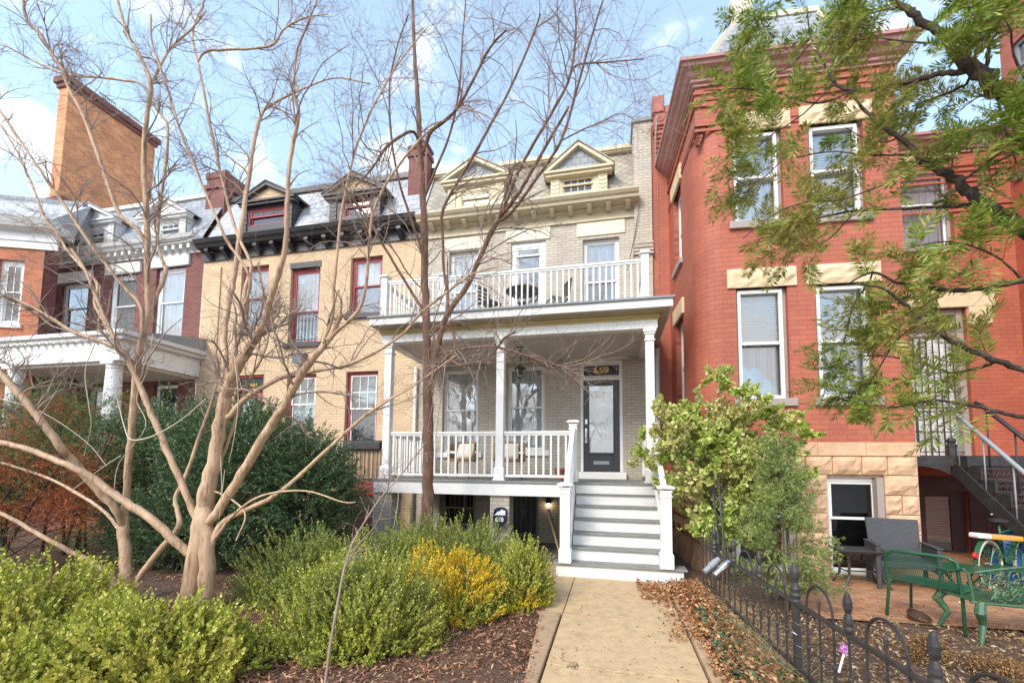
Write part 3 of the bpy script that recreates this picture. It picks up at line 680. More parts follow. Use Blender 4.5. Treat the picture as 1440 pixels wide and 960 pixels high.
# balcony furniture (only the tops show over the deck edge)
def bistro(x,y,z,label):
    o=root('bistro_table',(x,y,z),label,'table')
    MB().lathe(0,0,[(.02,.70),(.34,.70),(.36,.71),(.36,.73),(.34,.74),(.02,.74)],28).build('tabletop',M['iron'],o)
    for k in range(4):
        t=k*math.pi/2+.6; MB().tube([(.30*math.cos(t),.30*math.sin(t),.70),(.05*math.cos(t),.05*math.sin(t),.38),(.28*math.cos(t),.28*math.sin(t),0)],.011,6).build('leg',M['iron'],o)
    return o
tz=zt+.012; ty=9.2
p=atY(735,409,8.9); bt=bistro(p.x,8.9,tz,'round black bistro table on the balcony in front of the balcony door')
bt.scale=(1,1,max(.5,(p.z-tz)/.74))
TT=(p.x,8.9,p.z+.005)
def bchair(x,y,z,rz,label,seatmat='iron'):
    o=root('bistro_chair',(x,y,z),label,'chair','folding chairs on the balcony'); o.rotation_euler.z=rz
    for s in (-1,1):
        MB().tube([(.19*s,.22,.85),(.19*s,.15,.42),(.19*s,-.22,0)],.011,6).build('frame',M['iron'],o)
        MB().tube([(.17*s,-.2,.42),(.17*s,.22,0)],.010,6).build('leg',M['iron'],o)
    m=MB()
    for k in range(6): m.box(-.19,.19,-.2+.065*k,-.155+.065*k,.425,.44)
    m.build('seat',M[seatmat],o)
    m=MB()
    for k in range(4): m.box(-.19,.19,.17+.013*k,.185+.013*k,.52+.085*k,.57+.085*k)
    m.tube([(-.19,.22,.85),(.19,.22,.85)],.011,6); m.build('backrest',M['iron'],o); return o
p=atY(688,420,8.75); bchair(p.x,8.75,tz,math.radians(60),'black slatted balcony chair left of the bistro table')
p=atY(785,418,8.8); bchair(p.x,8.8,tz,math.radians(-60),'balcony chair with pale seat right of the bistro table','cushion')
# mailbox with the basement unit's numerals
a,b,c,d=FH.rect(693,713,711,742,Vf-.13); cx=(a+b)/2; wv=Vf-.12
mbx=root('mailbox',FH.w(cx,Vf,0)+Vector((0,0,c)),'navy mailbox with white numerals and paper in it on the pier','mailbox')
W=(b-a)/2; H=d-c
m=MB(); m.box(-W,W,-.12,-.005,0,H*.62); m.prism([(-W,H*.62),(W,H*.62),(W,H*.85),(W*.6,H*.97),(0,H),(-W*.6,H*.97),(-W,H*.85)],'y',-.02,-.005)
m.prism([(-.12,H*.62),(-.02,H*.62),(-.02,H*.9)],'x',-W,-W+.01).prism([(-.12,H*.62),(-.02,H*.62),(-.02,H*.9)],'x',W-.01,W); m.build('box',M['navy'],mbx,bevel=.006)
MB().prism([(-W*.85,0),(W*.85,0),(W*.85,H*.2),(W*.2,H*.27),(0,H*.17),(-W*.3,H*.17)],'y',-.075,-.07).build('paper',M['paper'],mbx,loc=(0,0,H*.62))
text('number','618',.105,M['numwhite'],mbx,(0,-.122,H*.40),ext=.002,width=1.05)
# porch-basement lamp
lu,lz=FH.at(771,709,-.08)
wl=root('wall_lamp',FH.w(lu,-.01,0)+Vector((0,0,lz)),'small lit bulb lamp beside the basement door','lamp')
MB().lathe(0,-.06,[(.05,.14),(.055,.03),(.03,.02)],12).box(-.05,.05,-.03,0,.02,.14).build('housing',M['iron'],wl)
MB().lathe(0,-.06,[(.006,-.045),(.026,-.03),(.034,0),(.02,.025)],12).build('bulb',M['bulb'],wl,smooth=True)
# leaning plank
pk=MB(); p=Vector(FH.w(FH.u(771,716,-1.2),-1.2,FH.z(771,716,-1.2))); q=atZ(790,770,.02) 
q=Vector((p.x+.36,p.y-.1,-.42)); o=MB().bar((0,0,0),(q-p),.09,.035).build('wooden_plank',M['lumber']); o.location=p; tag(o,'raw wooden plank leaning under the porch left of the stairs','plank')
# ================================================================= yellow painted row house (661)
FY=Fr(-8.4,10.5,0); hy=root('row_house',FY,'yellow painted brick row house with black cornice and maroon window frames','row house','row houses of the terrace')
XL,XR=-11.95+8.4,-4.875+8.4
yw=[FY.rect(338,374,376,464),FY.rect(407,377,448.5,482),FY.rect(492.5,361,537,441),FY.rect(402,526,443,612),FY.rect(485,522,530,628)]
yd=FY.rect(330,527,369,610); yd=(yd[0],yd[1],.5,yd[3])
yz=FY.z(430,318,-.4)
wb=MB().wall(XL,XR,-.5,yz-.1,yw+[yd],depth=.3)
wb.add([(XR,0,0),(XR,9,0),(XR,9,yz),(XR,0,yz)],[(0,1,2,3)]).add([(XL,0,0),(XL,9,0),(XL,9,yz),(XL,0,yz)],[(3,2,1,0)])
wb.build('wall',M['yellow_brick'],hy)
a,b,c,d=FY.rect(290,420,300,560,-.03); MB().box(a-.05,b+.1,-.04,.02,.0,yz-.7).build('pilaster',M['yellow_brick'],hy)
z0=yz
cp=[(0,z0-.5),(-.05,z0-.5),(-.05,z0-.24),(-.30,z0-.2),(-.34,z0-.12),(-.40,z0-.1),(-.45,z0),(0,z0+.02)]
co=cornice(hy,'cornice',M['black_trim'],XL+.02,XR-.02,cp)
me=None
for i in range(12):
    u=XL+.35+.56*i
    if u>XR-.2: break
    if me is None: mo=MB().prism([(-.05,-.23),(-.28,-.22),(-.28,-.3),(-.12,-.46),(-.05,-.5)],'x',-.06,.06).build('bracket',M['black_trim'],co,loc=(u,0,z0)); me=mo.data
    else:
        b2=bpy.data.objects.new('bracket',me); COL.objects.link(b2); b2.parent=co; b2.location=(u,0,z0)
rt=FY.z(560,252,.8)
MB().add([(XL,-.1,z0),(XR,-.1,z0),(XR,.8,rt),(XL,.8,rt)],[(0,1,2,3)]).build('mansard_roof',M['slate_light'],hy)
MB().box(XL,XR,.7,1.0,rt-.05,rt+.12).build('ridge_trim',M['black_trim'],hy,bevel=.01)
MB().box(XL,XR,1.0,9,rt-.1,rt).build('flat_roof',M['flatroof'],hy)
kw=dict(muntU=(3,1),upper='room_grey',lower='room_grey',glass='glass_dark',sash='maroon')
dormer(FY,hy,-.02,336,413,281,372,257,(350,292,400,315),z0,'black_trim','yellow_brick','black_trim','black_trim','maroon',kw)
dormer(FY,hy,-.02,456,538,270,494,244,(484,277,522,303),z0,'black_trim','yellow_brick','black_trim','black_trim','maroon',kw)
for i,r in enumerate(yw):
    mu=(3,2) if i>=3 else None
    window(hy,r,0,frame='maroon',sash='white' if i>=3 else 'maroon',upper='curtain' if i<3 else 'blind_grey',lower='curtain_grey' if i in(0,1) else 'room_grey',glass='glass',sill='black_trim',lintel='black_trim' if i==1 else None,lin_h=.18,lin_ex=.03,muntU=mu,fw_=.08,sill_ex=.12,split=.5 if i!=1 else .42,sill_pr=.08)
a,b,c,d=yw[1]; m=MB(); 
for i in range(9): xx=a+.03+(b-a-.06)*i/8; m.tube([(xx,-.03,c+.05),(xx,-.03,c+(d-c)*.40)],.008,5)
m.tube([(a,-.03,c+(d-c)*.36),(b,-.03,c+(d-c)*.36)],.01,5).tube([(a,-.03,c+.08),(b,-.03,c+.08)],.01,5); m.build('window_guard',M['iron'],hy)
a,b,c,d=yd; zt_=FY.z(350,547)
MB().box(a,a+.07,.05,.16,c,d).box(b-.07,b,.05,.16,c,d).box(a+.07,b-.07,.05,.16,d-.07,d).box(a+.07,b-.07,.05,.16,zt_-.05,zt_+.04).build('door_frame',M['maroon'],hy,bevel=.006)
do=MB().box(a+.07,b-.07,.11,.15,c,zt_-.05).build('front_door',M['maroon'],hy)
MB().box(a+.17,b-.17,.1,.112,c+.5,zt_-.25).build('door_glass',M['curtain_grey'],do)
to=MB().box(a+.07,b-.07,.1,.12,zt_+.04,d-.07).build('transom_panel',M['numgreen'],hy)
text('house_number','661',.14,M['goldnum'],to,((a+b)/2+.06,.096,zt_+.13),width=1.2)
# window-height iron planter balcony with cedar slats, maroon basement wall
a,b,_,_=FY.rect(478,640,536,660,-.75); zb_=FY.z(505,673,-.75); zp=FY.z(505,620,-.75)
bal=MB(); 
for y0,p,q in ((0,(a,-.75),(b,-.75)),(0,(b,-.75),(b,-.02)),(0,(a,-.75),(a,-.02))):
    bal.bar((p[0],p[1],zp),(q[0],q[1],zp),.03,.03).bar((p[0],p[1],zb_),(q[0],q[1],zb_),.03,.03)
    n=int(max(abs(q[0]-p[0]),abs(q[1]-p[1]))/.11)
    for i in range(n+1):
        t=i/n; x=p[0]+(q[0]-p[0])*t; y=p[1]+(q[1]-p[1])*t; bal.box(x-.007,x+.007,y-.007,y+.007,zb_,zp)
bo=bal.build('iron_balcony',M['iron'],hy)
sl_=MB()
for i in range(14):
    x=a+.14+(b-a-.16)*i/14; sl_.box(x,x+.045,-.72,-.70,zb_+.03,zp-.16)
sl_.box(a,b,-.73,-.02,zb_-.05,zb_).build('cedar_slats',M['deck_wood'],bo)
MB().box(a+.1,b-.02,-.82,-.66,zp-.2,zp-.02).build('planter_box',M['iron'],bo,bevel=.01)
MB().box(a+.15,b-.08,-.7,-.0,FY.z(505,695,-.7),zb_-.05).build('stucco_base',M['maroon'],hy)
MB().box(a+.15,b-.08,-.66,-.0,-.4,FY.z(505,695,-.7)).build('balcony_support',M['darkbrown'],hy)
# wall lantern
u,z=FY.at(420,504,-.15)
lo=root('wall_lantern',FY.w(u,0,0)+Vector((0,0,z)),'grey box lantern on the yellow wall between the storeys','lantern')
MB().box(-.14,.14,-.25,-.03,-.13,.12).build('housing',M['lead'],lo,bevel=.01); MB().box(-.16,.16,-.27,0,.12,.15).box(-.06,.06,-.03,0,-.1,.1).build('cap',M['iron'],lo); MB().box(-.11,.11,-.256,-.25,-.1,.09).build('lens',M['glass_dark'],lo)
# chimney between the yellow and dark-red houses
a,b,c,d=FY.rect(289,243,315,325,.5); MB().box(a,b,.5,1.2,c-.5,d-.2).box(a-.06,b+.06,.44,1.26,d-.55,d-.42).box(a-.03,b+.03,.47,1.23,d-.2,d).build('chimney',M['chimney_brick'],hy)
MB().lathe((a+b)/2,.85,[(.1,d),(.12,d+.28),(.09,d+.3)],12).build('chimney_pot',M['lead'],hy)

# ================================================================= dark red row house with white porch
FD=Fr(-14.4,10.5,0); hd=root('row_house',FD,'dark red brick row house with white cornice, white lintels and white porch','row house','row houses of the terrace')
XL,XR=-16.9+14.4,-11.955+14.4
dw=[FD.rect(83,398,122,471),FD.rect(152,386,190,478),FD.rect(217,376,258,478)]
dz=FD.z(180,338,-.4)
d1=[(-1.7,-.8,1.6,4.0),(.9,1.8,1.6,4.0)]
MB().wall(XL-1.2,XR,-.4,dz-.1,dw+d1,depth=.3).build('wall',M['dark_brick'],hd)
z0=dz
cp=[(0,z0-.42),(-.045,z0-.42),(-.045,z0-.25),(-.28,z0-.2),(-.33,z0-.12),(-.38,z0-.1),(-.43,z0),(0,z0+.02)]
co=cornice(hd,'cornice',M['trim_white'],XL-.9,XR-.02,cp); me=None
for i in range(24):
    u=XL-.7+.28*i
    if u>XR-.1: break
    if me is None: mo=MB().box(-.05,.05,-.26,-.05,-.36,-.24).build('bracket',M['trim_white'],co,loc=(u,0,z0)); me=mo.data
    else:
        b2=bpy.data.objects.new('bracket',me); COL.objects.link(b2); b2.parent=co; b2.location=(u,0,z0)
rt=FD.z(220,288,.8)
MB().add([(XL-1.2,-.1,z0),(XR,-.1,z0),(XR,.8,rt),(XL-1.2,.8,rt)],[(0,1,2,3)]).build('mansard_roof',M['slate_blue'],hd)
MB().box(XL-1.2,XR,.7,1.0,rt-.05,rt+.08).build('ridge_trim',M['trim_white'],hd,bevel=.01); MB().box(XL-1.2,XR,1.0,9,rt-.1,rt).build('flat_roof',M['flatroof'],hd)
kw=dict(muntU=(3,1),upper='room_grey',lower='room_grey',glass='glass_dark')
dormer(FD,hd,-.02,92,160,311,125,288,(116,326,146,343),z0,'trim_white','trim_white','trim_white','slate_blue','trim_white',kw)
dormer(FD,hd,-.02,192,262,303,228,277,(224,313,252,331),z0,'trim_white','trim_white','trim_white','slate_blue','trim_white',kw)
for i,r in enumerate(dw): window(hd,r,0,frame='white',upper='blind' if i==0 else 'curtain',lower='room_grey' if i==0 else 'curtain',glass='glass_bright',sill='white',lintel='white',lin_h=.34,lin_ex=.16,lin_pr=.075,split=.52,fw_=.11)
window(hd,d1[0],0,frame='white',upper='curtain',lower='curtain'); window(hd,d1[1],0,frame='white',upper='room_grey',lower='curtain_grey')
# porch
vE=8.31-10.5; pu0,pu1=FD.u(0,480,vE)-1.5,FD.u(165,480,vE)+.1; ze=4.86
MB().box(pu0,pu1+.25,vE-.15,0,ze-.06,ze+.05).box(pu0,pu1+.15,vE-.07,0,ze-.16,ze-.06).build('porch_cornice',M['trim_white'],hd,bevel=.01)
MB().box(pu0,pu1-.1,vE+.1,-.01,ze-.75,ze-.65).build('porch_ceiling',M['soffit'],hd)
MB().box(pu0,pu1,vE,vE+.25,ze-.68,ze-.16).box(pu1-.25,pu1,vE+.25,-.01,ze-.68,ze-.16).build('porch_beam',M['white'],hd,bevel=.006)
me=None
for i in range(22):
    u=pu1-.25*i
    if u<pu0: break
    MB().box(u-.04,u+.04,vE-.13,vE-.0,ze-.2,ze-.16).build('modillion',M['trim_white'],bpy.data.objects[[o.name for o in bpy.data.objects if o.name.startswith('porch_cornice')][-1]])
MB().add([(pu0,vE-.1,ze+.05),(pu1+.2,vE-.1,ze+.05),(pu1+.2,0,ze+.45),(pu0,0,ze+.45),(pu1+.2,0,ze+.05)],[(0,1,2,3),(1,4,2)]).build('porch_roof',M['lead'],hd)
for cxp in (157,19):
    cu_=FD.u(cxp,530,vE+.15); cy=vE+.2
    m=MB(); m.box(cu_-.2,cu_+.2,cy-.2,cy+.2,ze-.75,ze-.68); m.lathe(cu_,cy,[(.17,ze-.78),(.2,ze-.75)],20); m.lathe(cu_,cy,[(.2,1.3),(.2,2.4),(.165,ze-.86),(.19,ze-.84),(.165,ze-.82),(.165,ze-.78)],20); m.build('porch_column',M['white'],hd,smooth=False)
MB().box(pu0,pu1,vE-.05,-.01,1.15,1.3).build('porch_floor',M['greyfloor'],hd); MB().box(pu0,pu1,vE+.05,-.01,-.2,1.15).build('porch_base',M['dark_brick'],hd)
# downspout left
MB().tube([(FD.u(70,360,-.1),-.1,FD.z(70,360,-.1)),(FD.u(68,430,-.1),-.1,FD.z(68,430,-.1)),(FD.u(58,470,-.1),-.1,FD.z(58,470,-.1))],.06,8).build('downspout',M['trim_white'],hd,smooth=True)
# chimney left of dormers
a,b,c,d=FD.rect(58,277,83,340,.3); MB().box(a,b,.3,1.1,c-.5,d).build('chimney',M['chimney_brick'],hd)
u,z=FD.at(103,520,vE+.9)
lo=root('hanging_lamp',FD.w(u,vE+.9,0)+Vector((0,0,ze-1.0)),'dark bell lamp hanging in the white columned porch','lamp')
MB().tube([(0,0,.25),(0,0,.1)],.012,6).build('stem',M['iron'],lo); MB().lathe(0,0,[(.05,.14),(.08,.1),(.22,-.08),(.20,-.09)],16).build('shade',M['iron'],lo,smooth=True)

# ================================================================= orange brick house at the far left (canted wall)
p=atY(55,440,9.15); FO=Fr(p.x,9.15,22); hor=root('row_house',FO,'orange brick house with white cornice and tall window at the left edge','row house','row houses of the terrace')
ow=FO.rect(-6,365,31,455); oz=FO.z(30,348,-.05)
ct=FO.z(30,303,-.4); 
MB().wall(-4.2,0,-.3,ct-.1,[ow],depth=.25).build('wall',M['orange_brick'],hor)
MB().add([(0,0,-.3),(0,.5,-.3),(0,.5,ct),(0,0,ct)],[(0,1,2,3)]).build('side_wall',M['dark_brick'],hor)
MB().prism([(0,ct-.8),(-.05,ct-.8),(-.05,ct-.6),(-.08,ct-.58),(-.08,ct-.35),(-.3,ct-.25),(-.42,ct),(0,ct)],'x',-4.2,.35).box(0,.35,0,.5,ct-.3,ct).build('cornice',M['trim_white'],hor)
MB().add([(-4.2,-.3,ct),(.3,-.3,ct),(.3,1.1,ct+1.25),(-4.2,1.1,ct+1.25)],[(0,1,2,3)]).add([(.3,-.3,ct),(.3,.6,ct),(.3,1.1,ct+1.25)],[(0,1,2)]).build('roof',M['slate_light'],hor)
MB().box(-4.2,0.2,.9,4,ct,ct+1.25).build('upper_roof',M['slate_blue'],hor)
window(hor,ow,0,frame='white',upper='room_grey',lower='room_grey',glass='glass',sill='white',lintel=None,fw_=.12,split=.5,muntU=(2,1),muntL=(2,1))
# ================================================================= tall brick building behind
bt_=root('brick_building',(-30,19.8,0),'tall orange brick building rising behind the dark red house','building')
MB().box(-.7,0,-2.45,2.45,0,22.9).build('wall',M['tower_brick'],bt_)
MB().box(-.8,.1,-2.55,2.55,22.9,23.15).box(-.9,.22,-2.66,2.66,23.15,23.5).build('coping',M['chimney_brick'],bt_,bevel=.02)
for y0,y1 in ((-.9,.0),(.4,1.4)):
    m=MB(); m.box(-.15,-.1,y0,y1,23.95,24.0).box(-.15,-.1,y0,y1,23.5,23.56)
    n=8
    for i in range(n+1): yy=y0+(y1-y0)*i/n; m.box(-.14,-.11,yy-.015,yy+.015,23.5,23.98)
    m.build('roof_railing',M['lead'],bt_)
# ================================================================= red painted brick house with bay, right
FR=Fr(1.5,7.95,3.4); hr_=root('row_house',FR,'red painted brick row house with bay, sandstone base and iron stoop','row house','row houses of the terrace')
uR=FR.u(1289,640,0); rad=.42; VB=2.55
zb0=FR.z(1200,622,0); zc0=FR.z(962,80,-.3)      # top of the stone base, top of the cornice
zsq=FR.z(990,176,0)                              # where the round corner ends
w1=FR.rect(1037,402,1110,566); w2=FR.rect(1149,398,1229,559); w3=FR.rect(1027,184,1094,311); w4=FR.rect(1137,170,1213,300)
w3=(w1[0],w1[1],w3[2],w3[3]); w4=(w2[0],w2[1],w3[2],w3[3]); w1=(w1[0],w1[1],w2[2],w2[3])
wins=[w1,w2,w3,w4]
wl_=MB().wall(rad,uR,zb0,zsq,wins,depth=.3)
wl_.wall(0,uR,zsq,zc0-.1,[w for w in wins if w[3]>zsq and False],depth=.3) if True else 0
NSEG=14
for k in range(NSEG):
    a0=math.pi/2*k/NSEG; a1=math.pi/2*(k+1)/NSEG
    P=lambda a:(rad-rad*math.sin(a),rad-rad*math.cos(a))
    (x0,y0),(x1,y1)=P(a0),P(a1); s0=rad-rad*a0; s1=rad-rad*a1
    wl_.add([(x1,y1,zb0),(x0,y0,zb0),(x0,y0,zsq),(x1,y1,zsq)],[(0,1,2,3)],[[(s1,zb0),(s0,zb0),(s0,zsq),(s1,zsq)]])
# side return with two narrow windows
sw=[(1.25,1.95,w1[2],w1[3]),(1.25,1.95,w3[2],w3[3])]
def sidewall(m,y0,y1,z0,z1,holes):
    t=MB().wall(y0,y1,z0,z1,holes,v=0,depth=.25)
    vs=[(y,x,z) for (x,y,z) in t.v]; m.add(vs,[f[::-1] for f in t.f],[[(vs[i][1],vs[i][2]) for i in f[::-1]] for f in t.f])
sidewall(wl_,rad,VB,zb0,zsq,sw); sidewall(wl_,0,VB,zsq,zc0-.1,[])
wl_.add([(0,0,zsq),(rad,0,zsq),(rad,rad,zsq),(0,rad,zsq)],[(3,2,1,0)])
wl_.add([(uR,0,zb0),(uR,VB,zb0),(uR,VB,zc0-.1),(uR,0,zc0-.1)],[(0,1,2,3)])
wl_.build('bay_wall',M['red_brick'],hr_)
# corbel steps under the square corner and string courses
m=MB()
for k in range(5):
    z=zsq-.07-.07*k; e=.20*(4-k)/4
    for q in range(3): 
        aa=.30-.10*q-e*.2
        if aa>0: m.box(.02,.03+aa*(.55-.1*k),.02,.03+aa*(.55-.1*k),z,z+.066)
m.build('corner_corbel',M['red_brick'],hr_)
m=MB()
for z,o in ((zc0-.50,.03),(zc0-.62,.02),(zc0-.74,.035),(zc0-1.2,.02)):
    m.box(-o,uR+o,-o,.0,z,z+.05); m.box(-o,0,0,VB,z,z+.05)
m.box(-.015,uR+.015,-.015,0,zsq-.02,zsq+.02).box(-.015,0,0,VB,zsq-.02,zsq+.02)
m.build('string_courses',M['red_brick'],hr_)
m=MB()
pr_=[(0,.16),(.04,.16),(.04,.20),(.08,.22),(.08,.27),(.13,.30),(.17,.36),(.24,.40),(.26,.45),(.30,.46),(.30,.52),(0,.52)]
n=len(pr_)
# mitred cornice around left side, front, right side
def ringpts(o,z): return [(-o,VB+.1,zc0-.52+z),(-o,-o,zc0-.52+z),(uR+o,-o,zc0-.52+z),(uR+o,VB+.1,zc0-.52+z)]
for i in range(n-1):
    A=ringpts(*pr_[i]); B=ringpts(*pr_[i+1])
    for k in range(3): m.add([A[k],A[k+1],B[k+1],B[k]],[(0,1,2,3)])
m.build('cornice',M['pinkish'],hr_)
# slate tower roof, truncated
zt1=FR.z(1090,20,.9)
a0,a1,b0,b1=.02,uR-.2,.1,VB+1
t0,t1=FR.u(1034,24,.9),FR.u(1128,28,.9)
zz=zc0+.0
m=MB(); B4=[(a0,b0,zz),(a1,b0,zz),(a1,b1,zz),(a0,b1,zz)]; T4=[(t0,.95,zt1),(t1+.3,.95,zt1),(t1+.3,b1-.7,zt1),(t0,b1-.7,zt1)]
m.add(B4+T4,[(0,1,5,4),(1,2,6,5),(2,3,7,6),(3,0,4,7),(4,5,6,7)]); m.build('tower_roof',M['slate_blue'],hr_)
m=MB()
for k in range(4): m.bar(B4[k],T4[k],.09,.09)
for k in range(4): m.bar(T4[k],T4[(k+1)%4],.12,.1); m.bar(B4[k],B4[(k+1)%4],.1,.1)
m.box(t0+.0,t0+.35,.95,1.3,zt1,zt1+.7).build('hip_boards',M['cream'],hr_)
for w_ in wins:
    low=w_ in (w1,w2)
    window(hr_,w_,0,frame='taupe',sash='white',upper='blind' if low else 'blind',lower='curtain_grey' if low else 'curtain',glass='glass_bright',sill='taupe',lintel=None,inset=.08,fw_=.05,split=.5)
    a,b,c,d=w_; lb=MB(); nx=10; nz=4
    x0,x1,zz0,zz1=a-.14,b+.14,d,d+.33
    G=[[ (x0+(x1-x0)*i/nx, -.035-(.05*R.random() if 0<i<nx and 0<j<nz else 0), zz0+(zz1-zz0)*j/nz) for i in range(nx+1)] for j in range(nz+1)]
    for j in range(nz):
        for i in range(nx): lb.add([G[j][i],G[j][i+1],G[j+1][i+1],G[j+1][i]],[(0,1,2,3)])
    lb.add([(x0,-.035,zz0),(x1,-.035,zz0),(x1,.06,zz0),(x0,.06,zz0),(x0,-.035,zz1),(x1,-.035,zz1),(x1,.06,zz1),(x0,.06,zz1)],[(0,3,2,1),(4,5,6,7),(0,4,7,3),(1,2,6,5)])
    lb.build('lintel',M['stone_lintel'],hr_)
# white replacement frames standing in front of taupe ones
for a,b,c,d in wins:
    m=MB(); y=.03; b2=b-.07
    m.box(a+.03,a+.08,y,y+.06,c+.01,d-.03).box(b2-.05,b2,y,y+.06,c+.01,d-.03).box(a+.08,b2-.05,y,y+.06,d-.09,d-.03).box(a+.08,b2-.05,y,y+.06,c+.01,c+.05)
    zc_=c+(d-c)*.5; m.box(a+.08,b2-.05,y+.01,y+.05,zc_-.025,zc_+.025)
    m.build('storm_frame',M['white'],hr_,bevel=.004)
for y0,y1,c,d in sw:
    m=MB(); m.box(.10,.16,y0,y0+.06,c,d).box(.10,.16,y1-.06,y1,c,d).box(.10,.16,y0+.06,y1-.06,d-.06,d).box(.10,.16,y0+.06,y1-.06,c,c+.06).box(.11,.15,y0+.06,y1-.06,(c+d)/2-.03,(c+d)/2+.03)
    o=m.build('side_window',M['white'],hr_)
    MB().add([(.13,y0,c),(.13,y1,c),(.13,y1,d),(.13,y0,d)],[(0,3,2,1)]).build('pane',M['glass_bright'],o); MB().box(.24,.25,y0,y1,c,d).build('curtain',M['curtain_grey'],o)
    MB().box(-.05,.06,y0-.12,y1+.12,d,d+.33).build('lintel',M['stone_lintel'],hr_,bevel=.02); MB().box(-.06,.08,y0-.08,y1+.08,c-.12,c).build('sill',M['taupe'],hr_,bevel=.01)
# sandstone base of rock-faced blocks
bw1=FR.rect(1166,671,1246,806); bw2=FR.rect(1035,671,1119,806)
bw1=(bw1[0],bw1[1],.02,bw1[3]); bw2=(bw2[0],bw2[1],.02,bw1[3])
rows=[FR.z(1250,y,0) for y in (808,779,751,723,696,668,641)]; rows[0]=-.3
sb=MB()
def block(m,f,a,b,z0,z1,amp=.045):
    nx=max(3,int((b-a)/.07)); nz=4; j_=.006; a+=j_;b-=j_;z0+=j_;z1-=j_
    G=[]
    for j in range(nz+1):
        row=[]
        for i in range(nx+1):
            s=i/nx;t=j/nz; e=min(1,min(s,1-s)*nx/1.2)*min(1,min(t,1-t)*3.2)
            row.append(f(a+(b-a)*s,-(.012+e*(amp*.45+amp*R.random())),z0+(z1-z0)*t))
        G.append(row)
    for j in range(nz):
        for i in range(nx): m.add([G[j][i],G[j][i+1],G[j+1][i+1],G[j+1][i]],[(0,1,2,3)])
    # edge skirts
    for line in ([G[0][i] for i in range(nx+1)],[G[nz][i] for i in range(nx+1)][::-1],[G[j][0] for j in range(nz+1)][::-1],[G[j][nx] for j in range(nz+1)]): pass
    c=[f(a,.05,z0),f(b,.05,z0),f(b,.05,z1),f(a,.05,z1)]; e=[G[0][0],G[0][nx],G[nz][nx],G[nz][0]]
    for k in range(4): m.add([c[k],c[(k+1)%4],e[(k+1)%4],e[k]],[(0,1,2,3)])
ff=lambda u,v,z:(u,v,z)
for r_ in range(6):
    z0,z1=rows[r_],rows[r_+1]
    segs=[(.0,uR)]
    if r_<5: segs=[(0,bw2[0]),(bw2[1],bw1[0]),(bw1[1],uR)]
    for a,b in segs:
        n=max(1,round((b-a)/(.42 if r_%2 else .5)));
        if r_<5 and a>bw1[0] : n=2 if r_%2 else 1
        cuts=[a]+sorted(a+(b-a)*(i+ (.12*(R.random()-.5)))/n for i in range(1,n))+[b]
        for i in range(n): block(sb,ff,cuts[i],cuts[i+1],z0,z1)
    n=5
    for i in range(n): block(sb,lambda u,v,z:(v,VB-u,z),VB*i/n,VB*(i+1)/n,z0,z1)
    block(sb,lambda u,v,z:(uR-v,u,z),0.01,.35,z0,z1)
sb.build('sandstone_blocks',M['stone'],hr_)
MB().wall(0,uR,-.3,zb0-.01,[bw1,bw2],v=.045,depth=.3).add([(.045,.045,-.3),(.045,VB,-.3),(.045,VB,zb0),(.045,.045,zb0)],[(3,2,1,0)]).add([(uR-.04,.045,-.3),(uR-.04,VB,-.3),(uR-.04,VB,zb0),(uR-.04,.045,zb0)],[(0,1,2,3)]).build('base_wall',M['stone'],hr_)
zband=rows[6]
m=MB(); us=[-.03,.9,1.75,2.45,uR+.03]
for i in range(len(us)-1): m.box(us[i]+.002,us[i+1]-.002,-.035,.1,zband,zb0+.002)
m.box(-.035,.1,.1,VB,zband,zb0+.002).build('stone_band',M['stone'],hr_,bevel=.006)
for a,b,c,d in (bw1,bw2):
    window(hr_,(a,b,c,d),.045,frame='white',upper='room_grey',lower='room',glass='glass_dark',inset=.06,fw_=.07,split=.56)
    MB().box(b-.10,b-.002,.0,.12,c,d-.002).build('side_jamb',M['taupe'],hr_)
# entrance section set back
ue1=FR.u(1460,400,VB)+2.5
ed=FR.rect(1275,434,1364,618,VB); zl_=1.95; ed=(ed[0],ed[1],zl_,ed[3]); LZ0=1.93; ew=FR.rect(1262,226,1340,346,VB); bd_=FR.rect(1300,690,1363,800,VB); bd_=(bd_[0],bd_[1],-.1,bd_[3])
zce=zc0
MB().wall(uR+.0,ue1,-.3,zce-.1,[ed,ew,bd_],v=VB,depth=.35).build('entrance_wall',M['red_brick'],hr_)
m=MB()
for i in range(n): pass
prc=[(VB-o,zce-.52+z) for o,z in pr_]; m.prism(prc[::-1],'x',uR,ue1); m.build('entrance_cornice',M['pinkish'],hr_)
m=MB()
for z in (zce-.66,zce-.78,zce-.9,zce-1.02,zce-1.55,zce-1.67): m.box(uR,ue1,VB-.035,VB,z,z+.05)
m.build('entrance_string_courses',M['red_brick'],hr_)
window(hr_,ew,VB,frame='taupe',sash='white',upper='curtain',lower='curtain',glass='glass_bright',sill='taupe',lintel='stone_lintel',lin_h=.34,lin_ex=.14,lin_pr=.04)
